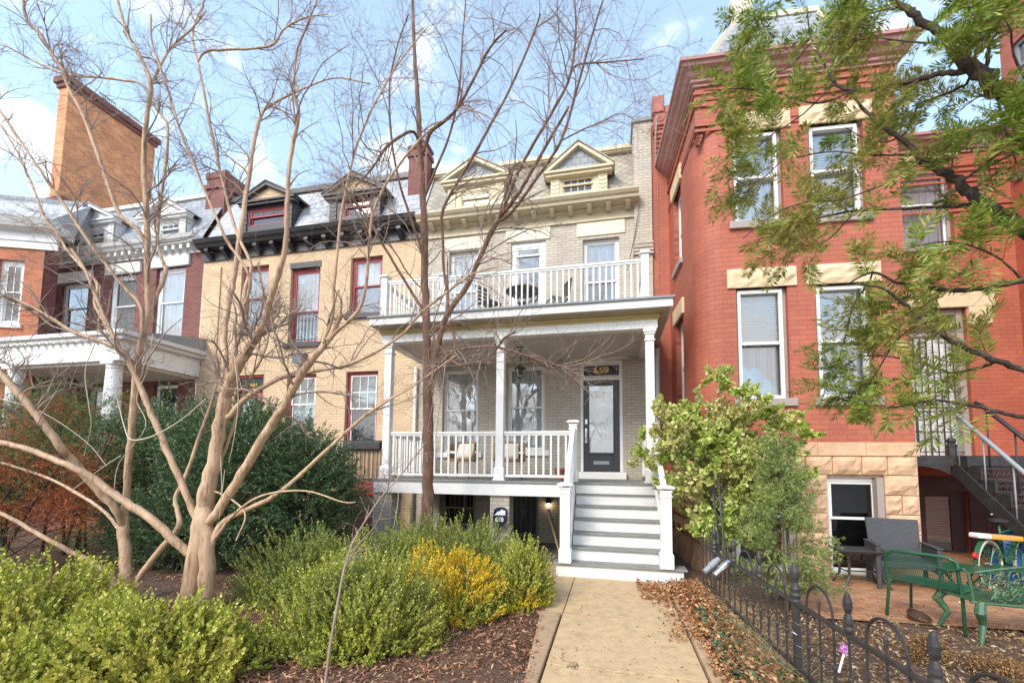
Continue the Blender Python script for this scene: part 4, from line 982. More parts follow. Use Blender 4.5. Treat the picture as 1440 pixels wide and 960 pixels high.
# entrance door: outer frame, transom, pale door, iron grille
a,b,c,d=ed
MB().box(a,a+.12,VB+.08,VB+.3,c,d).box(b-.12,b,VB+.08,VB+.3,c,d).box(a+.12,b-.12,VB+.08,VB+.3,d-.12,d).box(a+.12,b-.12,VB+.15,VB+.25,d-.55,d-.47).build('door_frame',M['taupe'],hr_,bevel=.01)
do=MB().box(a+.12,b-.12,VB+.22,VB+.27,c,d-.55).build('entrance_door',M['trim_white'],hr_)
MB().box(a+.12,b-.12,VB+.2,VB+.21,d-.47,d-.12).build('transom_glass',M['glass_bright'],hr_); MB().box(a+.12,b-.12,VB+.3,VB+.31,c,d-.12).build('hallway',M['room_grey'],hr_)
g=MB(); grille(g,a+.1,b-.1,c+.02,d-.6,VB+.1,8,.016)
for k in range(5): g.box(a+.1,b-.1,VB+.092,VB+.108,c+.1+.42*k,c+.12+.42*k)
g.build('iron_gate',M['iron'],hr_)
la,lb_,lc,ld=FR.rect(1268,408,1400,433,VB-.05)
MB().box(la,lb_,VB-.06,VB+.05,d,d+.36).build('stone_hood',M['stone_lintel'],hr_,bevel=.02)
m=MB().box(b+.02,b+.42,VB-.07,VB+.02,d-.36,d-.002)
for sx in (-1,1):
    m.tube([(b+.22+sx*(.02+.09*math.sin(t*.6)),VB-.075,d-.30+.022*t) for t in range(11)],.009,5)
m.build('carved_block',M['stone_lintel'],hr_,bevel=.01)
# basement door
a,b,c,d=bd_
MB().box(a-.3,a+.02,VB-.02,VB+.1,c,d+.3).box(a+.02,b+.0,VB-.02,VB+.1,d-.01,d+.3).build('basement_surround',M['darkbrown'],hr_)
do=MB().box(a,a+.1,VB+.08,VB+.14,c,d).box(b-.25,b,VB+.08,VB+.14,c,d).box(a+.1,b-.25,VB+.08,VB+.14,d-.12,d).box(a+.1,b-.25,VB+.08,VB+.14,c,c+.15).build('basement_door',M['darkbrown'],hr_,bevel=.006)
MB().box(a+.1,b-.25,VB+.11,VB+.12,c+.15,d-.12).build('door_blind',M['blind_grey'],do); MB().add([(a+.1,VB+.09,c+.15),(b-.25,VB+.09,c+.15),(b-.25,VB+.09,d-.12),(a+.1,VB+.09,d-.12)],[(0,1,2,3)]).build('door_glass',M['glass'],do)
MB().box(bd_[1]+.01,ue1,VB-.03,VB+.0,-.3,LZ0-.1).build('areaway_wall',M['darkbrown'],hr_)
# iron stoop: landing and open stairs coming forward
LZ=1.93; lv=FR.atu(1345,650,0)[0] if False else 1.0
sl0=FR.u(1343,655,1.0); 
MB().box(uR-.0,sl0+1.5,1.0,VB-.01,LZ-.05,LZ).box(uR,sl0+1.5,.96,1.0,LZ-.17,LZ+.01).build('stoop_landing',M['iron'],hr_,bevel=.004)
MB().prism([(uR,LZ-.06),(sl0-.1,LZ-.06),(sl0-.1,LZ-.32),(sl0-.25,LZ-.24),(sl0-.5,LZ-.18),(uR,LZ-.17)],'y',.965,.99).build('stoop_bracket',M['iron'],hr_)
def scroll(m,cx,cy,cz,r,turns=1.4,w=.007,flip=1):
    m.tube([(cx+flip*r*(1-t/16)*math.cos(t*turns*2*math.pi/14),cy,cz+r*(1-t/16)*math.sin(t*turns*2*math.pi/14)) for t in range(15)],w,4)
sw_=1.35
st=MB()
for i in range(8):
    y=1.0-.24*i; z=LZ-.2*i
    st.box(sl0,sl0+sw_,y-.27,y+.02,z-.2-.025,z-.2+.0)
    for k in range(9):
        for f_ in (1,-1): scroll(st,sl0+.09+k*.145+.03*f_,y,z-.10+.0,.05,flip=f_)
    st.box(sl0,sl0+sw_,y-.008,y+.008,z-.03,z); st.box(sl0,sl0+sw_,y-.008,y+.008,z-.195,z-.17)
    st.box(sl0-.0,sl0+.03,y-.26,y,z-.19,z)
s0=st.build('iron_stairs',M['iron'],hr_)
for xx in (sl0-.02,sl0+sw_+.02): MB().bar((xx,1.0,LZ-.2),(xx,1.0-.24*8,LZ-1.8),.03,.2).build('stair_stringer',M['iron'],s0)
for xx,zz in ((sl0+.0,.86),(sl0+.45,.95)):
    hm=MB().tube([(xx,1.1,LZ+zz),(xx,1.0,LZ+zz-.05),(xx,-.92,LZ+zz-1.75)],.033,8); 
    for i in range(4): 
        y=.9-.48*i; hm.tube([(xx,y,LZ+zz-.05-(1.0-y)*.885),(xx,y,LZ-.2-(1-y)*.83)],.012,6)
    hm.build('stair_railing',M['lead'] if xx==sl0 else M['iron'],hr_,smooth=True)
MB().lathe(sl0-.02,1.02,[(.07,LZ),(.07,LZ+.16),(.085,LZ+.17),(.085,LZ+.2),(.05,LZ+.22),(.07,LZ+.27),(.05,LZ+.31),(.01,LZ+.33)],12).build('stoop_post',M['iron'],hr_)
g=MB(); grille(g,uR+.05,sl0-.1,LZ+.02,LZ+.85,1.03,5,.014); g.box(uR,sl0-.05,1.015,1.045,LZ+.84,LZ+.87); g.build('landing_railing',M['iron'],hr_)
g=MB(); grille(g,b+.05,b+.9,-.1,1.5,VB-.35,8,.018); g.box(b,b+.95,VB-.37,VB-.33,1.45,1.5).box(b,b+.95,VB-.37,VB-.33,.1,.14); g.build('areaway_gate',M['iron'],hr_)
# red pilaster between the houses with stepped corbels and a terracotta rosette
a,b=FR.u(918,400,VB-.12),FR.u(947,400,VB-.12)
FP=Fr(.985,10.5,0); pw=.5
zpt=FP.z(930,150,-.25)
m=MB().box(0,pw,-.06,.3,-.3,zpt-.3)
for k in range(6): m.box(.05-.03*0,.40+.02*k,-.08-.035*k,-.06,zpt-1.1+.09*k,zpt-1.1+.09*k+.075)
m.box(.03,.5,-.28,-.06,zpt-.56,zpt-.02)
# convert world-aligned piece into the red house frame
def toFR(mb,F):
    mb.v=[(lambda p:((p-FR.o).dot(FR.U),(p-FR.o).dot(FR.V),p.z))(F.w(*v)) for v in mb.v]; return mb
toFR(m,FP).build('party_pilaster',M['red_brick'],hr_)
m=MB().box(.06,.30,-.33,-.28,zpt-.50,zpt-.22).box(.0,.26,-.36,-.05,zpt-.2,zpt+.2).box(.28,.5,-.3,-.05,zpt-.2,zpt-.02)
m.lathe(.18,zpt-.36,[(.09,-.335),(.07,-.36),(.03,-.345),(.01,-.37)],10,axis='y')
toFR(m,FP).build('terracotta_block',M['terracotta'],hr_,bevel=.015)
m=MB().tube([(.22,-.2,zpt-.1),(.1,-.33,zpt-.3),(.06,-.3,zpt-.9),(.08,-.12,zpt-1.3)],.018,6).tube([(.12,-.085,zpt-1.0),(.12,-.085,2.0)],.006,5)
toFR(m,FP).build('cable',M['taupe'],hr_)
# ================================================================= next house at the right edge
p=FR.w(FR.u(1416,200,VB),VB,0); FN=Fr(p.x,p.y,3.4); hn=root('row_house',FN,'dark red brick house at the right edge behind the branches','row house','row houses of the terrace')
y0,z0=FN.atu(1421,62,0); z0=FN.atu(1432,124,0)[1]; z1=FN.atu(1432,55,0)[1]; z2=FN.atu(1432,245,0)[1]; z3=FN.atu(1432,190,0)[1]; z4=FN.atu(1434,470,0)[1]; z5=FN.atu(1434,420,0)[1]
nw_=[(y0-.75,y0,z0,z1),(y0-.75,y0,z2,z3+.3),(y0-.75,y0,z4-.6,z5)]
m=MB(); sidewall(m,-3.2,0,-.3,12.5,nw_); m.add([(0,-3.2,-.3),(5,-3.2,-.3),(5,-3.2,12.5),(0,-3.2,12.5)],[(0,1,2,3)]).add([(0,0,zc0-.3),(5,0,zc0-.3),(5,0,12.5),(0,0,12.5)],[(0,1,2,3)]); m.build('wall',M['red_brick'],hn)
for a,b,c,d in nw_:
    m=MB(); m.box(.06,.14,a,a+.07,c,d).box(.06,.14,b-.07,b,c,d).box(.06,.14,a+.07,b-.07,d-.07,d).box(.06,.14,a+.07,b-.07,c,c+.07).box(.08,.12,a+.07,b-.07,(c+d)/2-.03,(c+d)/2+.03)
    o=m.build('window',M['lead'],hn); MB().add([(.10,a,c),(.10,b,c),(.10,b,d),(.10,a,d)],[(0,3,2,1)]).build('pane',M['glass_bright'],o); MB().box(.22,.24,a,b,c,d).build('curtain',M['curtain_grey'],o)
    MB().box(-.05,.1,a-.1,b+.1,c-.12,c).build('sill',M['taupe'],o)
MB().box(-.2,5.2,-3.4,.2,12.5,12.9).build('cornice',M['pinkish'],hn)
# ================================================================= patio furniture
def gz(x,y,z=0.): return atZ(x,y,z)
# grey wicker armchair
def wicker(x,y,rz,label):
    o=root('wicker_armchair',(x,y,0.02),label,'armchair'); o.rotation_euler.z=rz; o.scale=(.9,.9,.93)
    MB().add([(-.33,.22,.38),(.33,.22,.38),(.35,.36,1.0),(-.35,.36,1.0),(-.33,.27,.38),(.33,.27,.38),(.35,.41,1.0),(-.35,.41,1.0)],[(0,1,2,3),(7,6,5,4),(3,2,6,7),(0,3,7,4),(1,5,6,2)]).build('backrest',M['wicker'],o,bevel=.012)
    MB().box(-.33,.33,-.3,.26,.33,.42).build('seat',M['wicker'],o,bevel=.012)
    for s in (-1,1):
        x0,x1=sorted((s*.335,s*.40)); MB().box(x0,x1,-.32,.27,.28,.64).box(x0-.01,x1+.01,-.34,.3,.64,.665).build('armrest',M['wicker'],o,bevel=.012)
        for y_ in (-.3,.24): MB().taper(s*.37-.025,s*.37+.025,y_-.025,y_+.025,.0,.28,0.0).build('leg',M['wicker'],o)
    return o
p=atZ(1262,822,.02); wicker(p.x,p.y-.12,math.radians(-12),'charcoal wicker armchair on the patio by the basement window')
p=atZ(1206,820,.02); to=root('side_table',(p.x,p.y-.1,.02),'low black metal side table with curved legs beside the wicker armchair','table')
MB().box(-.32,.32,-.22,.22,.50,.52).box(-.30,.30,-.2,.2,.475,.50).build('tabletop',M['iron'],to,bevel=.008)
for sx in (-1,1):
    for sy in (-1,1): MB().tube([(.24*sx,.16*sy,.48),(.20*sx,.13*sy,.33),(.21*sx,.14*sy,.15),(.28*sx,.19*sy,0)],.017,6).build('leg',M['iron'],to)
MB().tube([(-.2,0,.2),(.2,0,.2)],.01,5).tube([(-.2,-.13,.2),(-.2,.13,.2)],.01,5).tube([(.2,-.13,.2),(.2,.13,.2)],.01,5).build('stretcher',M['iron'],to)
# green mesh metal bench seen from behind
Y1=gz(1247,872); Y2=gz(1356,897)
A=gz(1247,868); B=gz(1358,896); 
gc=root('mesh_chair',(0,0,0),'green metal mesh chair seen from behind, left of the ornate bench','chair')
ctr=(A+B)/2; ux=(B-A).normalized(); gc.location=(ctr.x,ctr.y,0); gc.rotation_euler.z=math.atan2(ux.y,ux.x)
Wc=(B-A).length/2
# local: x along the back, +y away from the camera (towards the seat front)
def tubecorner(pts,r,k=8): return MB().tube(pts,r,k)
bk=[(-Wc,0,0),(-Wc+.02,.05,.40),(-Wc+.01,.02,.62),(-Wc+.03,-.01,.74),(-Wc+.10,-.02,.78),(Wc-.10,-.02,.78),(Wc-.03,-.01,.74),(Wc-.03,.02,.62),(Wc-.02,.05,.40),(Wc,0,0)]
MB().tube(bk,.017,8).build('back_frame',M['green_metal'],gc,smooth=True)
for s in (-1,1): MB().tube([(s*(Wc-.03),.05,.42),(s*(Wc-.05),.5,.42),(s*(Wc-.04),.55,.38),(s*(Wc-.02),.56,0)],.015,8).build('front_leg',M['green_metal'],gc,smooth=True)
m=MB()
nx=34
for i in range(1,nx):
    x=-Wc+.03+(2*Wc-.06)*i/nx; m.tube([(x,-.015,.775),(x,.045,.5),(x,.075,.43)],.0025,4,caps=False)
for j in range(16):
    t=j/15; m.tube([(-Wc+.03,-.015+.06*t,.775-.33*t),(Wc-.03,-.015+.06*t,.775-.33*t)],.0025,4,caps=False)
m.build('back_mesh',M['green_metal'],gc)
m=MB()
for i in range(1,nx):
    x=-Wc+.03+(2*Wc-.06)*i/nx; m.tube([(x,.075,.43),(x,.52,.425)],.0025,4,caps=False)
for j in range(22): m.tube([(-Wc+.03,.075+.445*j/21,.43),(Wc-.03,.075+.445*j/21,.43)],.0025,4,caps=False)
m.build('seat_mesh',M['green_metal'],gc)
# ornate cast-iron bench and round table, further right
A=gz(1378,905)
bo=root('cast_iron_bench',(A.x+.42,A.y+.25,0),'mossy green cast iron bench with scrollwork back','bench'); bo.rotation_euler.z=math.radians(6); bo.scale=(1,1,.9)
m=MB(); 
m.tube([(-.46+.92*i/16,-.22-.10*math.sin(math.pi*i/16),.76+.10*math.sin(math.pi*i/16)) for i in range(17)],.014,6); m.tube([(-.5+1.0*i/16,-.2-.10*math.sin(math.pi*i/16),.44) for i in range(17)],.016,6)
rr=random.Random(3)
for i in range(54):
    x=-.42+.84*rr.random(); z=.49+.27*rr.random(); y=-.215-.10*math.sin(math.pi*(x+.46)/.92); scroll(m,x,y+.01,z,.03+.045*rr.random(),1.2+rr.random(),.0075,rr.choice((1,-1)))
m.build('scroll_back',M['green_old'],bo)
MB().tube([(-.47,-.2,.44),(-.50,-.2,.74),(-.46,-.1,.77),(-.45,.2,.64),(-.45,.22,.44)],.014,6).build('arm',M['green_old'],bo)
MB().tube([(.47,-.2,.44),(.50,-.2,.74),(.46,-.1,.77),(.45,.2,.64),(.45,.22,.44)],.014,6).build('arm',M['green_old'],bo)
m=MB()
for i in range(14): m.box(-.46+.066*i,-.415+.066*i,-.22,.26,.435,.45)
m.build('seat',M['green_old'],bo,bevel=.003)
for sx in (-1,1):
    for sy in (-1,1): MB().tube([(.42*sx,.22*sy,.44),(.46*sx,.25*sy,.34),(.40*sx,.2*sy,.2),(.47*sx,.25*sy,0)],[.04,.045,.028,.018],8).build('leg',M['green_old'],bo)
p=gz(1440,868); tb=root('garden_table',(p.x-.05,p.y+.85,0),'small round green iron garden table behind the ornate bench','table')
MB().lathe(0,0,[(.02,.66),(.38,.66),(.4,.67),(.4,.69),(.38,.70),(.02,.70)],26).build('tabletop',M['green_metal'],tb)
tb.scale=(.9,.9,.56)
for k in range(4):
    t=k*math.pi/2+.4; MB().tube([(.3*math.cos(t),.3*math.sin(t),.66),(.12*math.cos(t),.12*math.sin(t),.3),(.30*math.cos(t),.30*math.sin(t),0)],.012,6).tube([(.2*math.cos(t+.2),.2*math.sin(t+.2),.66),(.30*math.cos(t),.30*math.sin(t),0.02)],.008,5).build('leg',M['green_metal'],tb)
p=gz(1440,840); c2=root('scroll_chair',(p.x+.12,p.y+.5,0),'green scroll-backed iron chair beyond the garden table','chair')
c2.scale=(1,1,.76)
m=MB(); m.tube([(-.26,0,.42),(-.28,.02,.66),(-.2,.04,.8),(0,.05,.85),(.2,.04,.8),(.28,.02,.66),(.26,0,.42)],.013,6)
for i in range(22):
    scroll(m,-.2+.4*rr.random(),.02,.47+.3*rr.random(),.04+.03*rr.random(),1.5,.007,rr.choice((1,-1)))
m.build('back',M['green_metal'],c2); MB().lathe(0,-.22,[(.25,.41),(.26,.42),(.25,.43)],18).build('seat',M['green_metal'],c2)
for sx in (-1,1):
    for yy in (0,-.42): MB().tube([(.2*sx,yy,.42),(.25*sx,yy,0)],.012,6).build('leg',M['green_metal'],c2)
# bicycle with cream tyre and red reflector, orange board across it, blue tarp behind
p=gz(1394,828,0); by=root('bicycle',(p.x,p.y,0),'green bicycle with cream tyres leaning under the iron stairs','bicycle'); by.rotation_euler.z=math.radians(35)
def wheel(cx):
    w_=MB(); n=28; w_.tube([(cx+.33*math.cos(2*math.pi*i/n),0,.35+.33*math.sin(2*math.pi*i/n)) for i in range(n+1)],.023,8,caps=False); o=w_.build('wheel',M['tyre'],by,smooth=True)
    s_=MB().tube([(cx+.295*math.cos(2*math.pi*i/n),0,.35+.295*math.sin(2*math.pi*i/n)) for i in range(n+1)],.011,6,caps=False)
    s_.build('rim',M['steel'],o)
    s_=MB()
    for i in range(18): t=2*math.pi*i/18; s_.tube([(cx+.02*math.cos(t+1),.02*(-1)**i,.35+.02*math.sin(t+1)),(cx+.29*math.cos(t),0,.35+.29*math.sin(t))],.0018,3)
    s_.lathe(cx,.35,[(.025,-.04),(.025,.04)],10,axis='y'); s_.build('spokes',M['steel'],o)
    f_=MB(); 
    for i in range(12):
        t0=math.radians(20+13*i); t1=math.radians(20+13*(i+1)); f_.add([(cx+.375*math.cos(t0),-.03,.35+.375*math.sin(t0)),(cx+.375*math.cos(t1),-.03,.35+.375*math.sin(t1)),(cx+.375*math.cos(t1),.03,.35+.375*math.sin(t1)),(cx+.375*math.cos(t0),.03,.35+.375*math.sin(t0))],[(0,1,2,3)])
    f_.build('fender',M['green_metal'],by)
wheel(0); wheel(1.05)
fm=MB()
for p_,q_ in (((0,0,.35),(.45,0,.30)),((0,0,.35),(.36,0,.78)),((.45,0,.30),(.33,0,.92)),((.36,0,.78),(.9,0,.82)),((.45,0,.3),(.9,0,.74)),((.93,0,.9),(.9,0,.74)),((.9,0,.74),(1.05,0,.35))): fm.tube([p_,q_],.016,8)
fm.build('frame',M['green_metal'],by,smooth=True)
MB().lathe(.33,0,[(.02,.92),(.11,.94),(.11,.97),(.03,.99)],12).build('saddle',M['rubber'],by); MB().tube([(.88,-.28,1.0),(.95,0,1.02),(.88,.28,1.0)],.012,8).build('handlebar',M['steel'],by)
MB().lathe(-.38,.50,[(.035,-.02),(.045,0),(.035,.02)],12,axis='y').build('reflector',M['red_plastic'],by)
p=FR.at(1369,752,-.45); q=FR.at(1432,757,-.35); P0=FR.w(p[0],-.45,p[1]); P1=FR.w(q[0],-.35,q[1]); d_=(P1-P0)
bb=root('wooden_board',P0,'short orange varnished board with a white end lying across the bicycle','board')
MB().bar((0,0,0),d_*.30,.16,.07).build('white_end',M['old_white'],bb,bevel=.02); MB().bar(d_*.30+Vector((0,0,.0)),d_,.16,.075).build('board',M['board'],bb,bevel=.02)
p=FR.w(FR.u(1432,790,.3),.3,0); tp=MB(); n=14
for j in range(n):
    for i in range(n):
        def P(i,j):
            t=2*math.pi*i/n; s=j/n; r_=(.42*math.sqrt(max(0,1-s**2.2)))*(1+.12*math.sin(3*t+4*s)+.08*math.sin(7*t)); return (r_*math.cos(t)*.85,r_*math.sin(t)*.6,.8*s)
        tp.add([P(i,j),P(i+1,j),P(i+1,j+1),P(i,j+1)],[(0,1,2,3)])
o=tp.build('tarp_bundle',M['tarp'],None,smooth=True,loc=p); tag(o,'blue tarp bundle heaped behind the bicycle','tarp')
# ================================================================= iron fence with arched hoops
fx=lambda Y:1.5+(3.15-Y)*.0775
Fa=Vector((fx(1.2),1.2,0)); Fb=Vector((fx(6.75),6.75,0)); fe=root('iron_fence',(Fa.x,Fa.y,0),'black iron picket fence with arched hoops beside the path','fence')
dF=(Fb-Fa); LF=dF.length; dF.normalize(); fe.rotation_euler.z=math.atan2(dF.y,dF.x)
ph=((4.04-1.2)/.997)%.70
MB().bar((0,0,.62),(LF,0,.62),.035,.026).build('top_rail',M['iron'],fe,bevel=.003); MB().bar((0,0,.12),(LF,0,.12),.03,.022).build('bottom_rail',M['iron'],fe)
def knuckle(m,x,z,r=.017): m.lathe(x,0,[(.008,z-.022),(r,z-.01),(r,z+.01),(.008,z+.022)],8)
pk=MB().tube([(0,0,.03),(0,0,.76)],.0095,6); knuckle(pk,0,.34); pk.lathe(0,0,[(.022,.64),(.03,.66),(.024,.68),(.03,.70),(.026,.73),(.016,.76),(.026,.79),(.028,.83),(.016,.88),(.004,.90)],8)
pk0=pk.build('finial_picket',M['iron'],fe); hp=MB().tube([(-.175,0,.03),(-.175,0,.66)]+[(-.175*math.cos(t),0,.66+.175*math.sin(t)) for t in [math.pi*k/10 for k in range(1,10)]]+[(.175,0,.66),(.175,0,.03)],.0095,6)
knuckle(hp,-.175,.34);knuckle(hp,.175,.34); hp0=hp.build('hoop',M['iron'],fe); sp=MB().tube([(0,0,.03),(0,0,.72)],.009,6); knuckle(sp,0,.34); sp.lathe(0,0,[(.012,.70),(.012,.73),(.004,.75)],6); sp0=sp.build('picket',M['iron'],fe)
aP=(4.04-1.2)/.997; first=[0,0,0]
def cp_(src,i,x):
    if first[i]: o=src.copy(); COL.objects.link(o)
    else: o=src; first[i]=1
    o.location.x=x
for k in range(-4,6):
    x=aP+.7*k
    if 0<=x<=LF:
        if k%3==0:
            m=MB().box(x-.022,x+.022,-.022,.022,.0,.60); m.lathe(x,0,[(.03,.60),(.04,.63),(.032,.65),(.042,.68),(.034,.70),(.04,.73),(.03,.75),(.022,.78),(.032,.82),(.034,.86),(.02,.91),(.004,.94)],10); m.build('fence_post',M['iron'],fe)
        else: cp_(pk0,0,x)
    if 0<x+.17 and x+.53<LF: cp_(hp0,1,x+.35); cp_(sp0,2,x+.35)
m=MB(); a=aP
m.tube([(a+.032*math.cos(t*.9),.032*math.sin(t*.9),.50-.012*t) for t in range(26)],.0025,4); m.build('wrapped_wire',M['steel'],fe)
o=MB().bar((Fa.x+.0,Fa.y,-.03),(Fb.x,Fb.y,-.03),.14,.12).build('concrete_kerb',plain('fence_kerb_concrete',(.40,.35,.27),.9,.15,6,dirt=(.2,.19,.1),dirtamt=.6,bump=.5),None,bevel=.01); tag(o,None,None,None,'structure'); o.name='kerb'
# clipped floodlights on the fence
p=FR.w(0,0,0)
q=Vector((fx(5.55),5.55,.60))
fl=root('spotlight',q,'grey twin spotlight clamped on the fence top rail','spotlight')
for k,(dx,dy,rz) in enumerate(((-.02,-.03,0),(-.10,.10,.0))):
    h=MB(); d0=Vector((-.75,-.35,-.62)).normalized(); s=Vector((dx,dy,.03)); 
    h.tube([s,s+d0*.05,s+d0*.052,s+d0*.15,s+d0*.152,s+d0*.24],[.030,.034,.040,.040,.031,.031],12); h.build('lamp_head',M['lead'] if k else M['steel'],fl,smooth=False)
MB().tube([(-.02,-.03,.03),(.02,0,.0),(-.1,.1,.03)],.008,6).box(-.02,.03,-.03,.03,-.04,.0).build('bracket',M['iron'],fl)
# plant tag, half buried pot
p=atY(1186,908,3.45); t_=root('plant_tag',(p.x,p.y,p.z-.05),'plastic plant tag printed with a pink flower behind the fence','plant tag'); t_.scale=(.62,.62,.62); t_.rotation_euler=(math.radians(-15),math.radians(28),math.radians(8))
MB().box(-.055,.055,-.002,.002,0,.10).build('label_card',M['tag'],t_); MB().box(-.012,.012,-.003,.001,-.2,.0).build('stake',M['white'],t_)
p=gz(1287,874); o=root('plant_pot',(p.x,p.y,-.02),'brown plastic pot tipped in the soil at the patio edge','plant pot'); MB().lathe(0,0,[(.07,0),(.10,.10),(.11,.10),(.11,.12),(.1,.12),(.09,.05),(.01,.05)],14).build('pot',M['potbrown'],o); o.rotation_euler=(.35,.2,0)
# old iron handrail leaning among the shrub stems
hrl=root('iron_handrail',(1.35,6.75,0),'rusty black iron handrail standing in the leafy shrub','handrail')
for a_,b_ in (((1000,668,6.9),(1012,775,6.6)),((1010,668,6.9),(1020,790,6.5)),((985,672,7.0),(1018,712,6.8))):
    p=atY(*a_)-hrl.location; q=atY(*b_)-hrl.location; MB().tube([p,q],.016,6).build('bar',M['iron'],hrl)
# ================================================================= ground
def ground_grid(name,x0,x1,y0,y1,n,zf,mat,kind='structure'):
    xs=np.linspace(x0,x1,n+1); ys=np.linspace(y0,y1,n+1); X_,Y_=np.meshgrid(xs,ys); Z_=zf(X_,Y_)
    V=np.stack([X_,Y_,Z_],-1).reshape(-1,3); I=np.arange((n+1)*(n+1)).reshape(n+1,n+1)
    F=np.stack([I[:-1,:-1],I[:-1,1:],I[1:,1:],I[1:,:-1]],-1).reshape(-1,4)
    return tag(npmesh(name,V,F,mat,smooth=True),kind=kind)
def wob(X_,Y_,s=1.,a=.03): return a*(np.sin(X_*2.3*s+Y_*1.1)+np.sin(Y_*2.9*s-X_*.7)+.6*np.sin(X_*5.1*s+1)*np.sin(Y_*4.3*s))
M['soil']=plain('dark_soil',(.105,.062,.038),.95,.35,9,bump=1,bscale=30,dirt=(.20,.11,.06),dirtamt=.7)
M['farground']=plain('street_asphalt_and_verge',(.16,.15,.13),.95,.25,.4)
M['concrete']=plain('tan_concrete_path',(.53,.375,.205),.85,.14,9,dirt=(.26,.18,.09),dirtamt=.75,bump=.5,bscale=70)
def cracks(m,scale=1.1,w=.012,col=(.10,.07,.045)):
    nt=m.node_tree; b=nt.nodes['Principled BSDF']; L=nt.links; src=b.inputs['Base Color'].links[0].from_socket; tc=N(nt,'ShaderNodeTexCoord')
    nz=N(nt,'ShaderNodeTexNoise'); nz.inputs['Scale'].default_value=3; nz.inputs['Detail'].default_value=6; L.new(tc.outputs['Object'],nz.inputs[0])
    vm=N(nt,'ShaderNodeVectorMath',operation='MULTIPLY_ADD'); L.new(nz.outputs['Color'],vm.inputs[0]); vm.inputs[1].default_value=(.5,.5,0); L.new(tc.outputs['Object'],vm.inputs[2])
    v=N(nt,'ShaderNodeTexVoronoi',feature='DISTANCE_TO_EDGE'); v.inputs['Scale'].default_value=scale; L.new(vm.outputs[0],v.inputs['Vector'])
    mr=N(nt,'ShaderNodeMapRange'); L.new(v.outputs['Distance'],mr.inputs[0]); mr.inputs[1].default_value=0; mr.inputs[2].default_value=w; mr.inputs[3].default_value=1; mr.inputs[4].default_value=0
    f,_=noise_fac(nt,1.7,3,.5,lo=.56,hi=.62); mm=N(nt,'ShaderNodeMath',operation='MULTIPLY'); L.new(mr.outputs[0],mm.inputs[0]); L.new(f,mm.inputs[1])
    L.new(mixc(nt,mm.outputs[0],src,col),b.inputs['Base Color'])
cracks(M['concrete'],.5,.005)
M['kerbstone']=plain('brown_kerb_concrete',(.42,.28,.165),.9,.15,6,dirt=(.2,.15,.09),dirtamt=.7,bump=.6,bscale=50)
M['patio']=brick('patio_brick',(.52,.26,.13),(.34,.16,.085),(.15,.12,.06),bw=.21,rh=.105,ms=.006,bump=.6,stain=(.20,.19,.07),stainamt=.6,blotch=.3)
big=MB().add([(-300,-300,-.12),(300,-300,-.12),(300,300,-.12),(-300,300,-.12)],[(0,1,2,3)]).build('ground',M['farground']); tag(big,kind='structure')
ground_grid('garden_bed',-22,-.62,.2,8.0,150,lambda x,y:np.where((x>-.9)&(y>4.0),-.05,0)+wob(x,y,.8,.015)-.005,M['soil'])
MB().box(-22,-4.6,7.9,10.5,-.4,-.02).build('ground_by_houses',M['soil']).__setitem__('kind','structure')
ground_grid('side_bed',.86,3.2,.2,8.0,60,lambda x,y:-.01+wob(x,y,1,.015),M['soil'])
ground_grid('neighbour_bed',3.15,9,.2,6.1,60,lambda x,y:-.02+wob(x,y,1,.015),M['soil'])
o=MB().add([(2.2,5.7,.03),(12,6.3,.03),(12,8.2,.015),(2.2,8.1,.015)],[(0,1,2,3)]).add([(4.3,8.1,.02),(12,8.2,.02),(12,11,.02),(4.3,11,.02)],[(0,1,2,3)]).build('patio',M['patio']); tag(o,kind='structure')
# path of slabs
pm=MB(); xl,xr=-.555,.735
ys=[-3,-1.2,.0,1.3,2.55,3.88,5.22,6.95]
for i in range(len(ys)-1):
    y0,y1=ys[i]+.009,ys[i+1]-.009; 
    a0,a1=xl,xr
    pm.box(a0+.0,a1,y0,y1,-.1,.0+.004*((i*7)%3-1))
pm.box(-1.35,xl-.012,5.24,8.1,-.1,-.004); pm.box(-1.0,.0,6.96,8.1,-.1,-.006)
tag(pm.build('garden_path',M['concrete'],bevel=.003),kind='structure')
km=MB()
for y0,y1 in ((-3,-.5),(-.5,1.6),(1.6,3.4),(3.4,5.2)):
    w0,w1=[.26-.155*min(1,max(0,(5.2-y)/1.9)) for y in (y0,y1)]; km.prism([(xl-w0,y0+.004),(xl-.02,y0+.004),(xl-.02,y1-.004),(xl-w1,y1-.004)],'z',-.1,.022)
tag(km.build('kerb',M['kerbstone'],bevel=.012),kind='structure')
km=MB()
for y0,y1 in ((-3,-.5),(-.5,1.4),(1.4,2.9),(2.9,4.3),(4.3,5.4),(5.4,6.25)): km.box(xr+.02,xr+.14,y0+.004,y1-.004,-.1,.03)
tag(km.build('kerb',M['kerbstone'],bevel=.012),kind='structure')
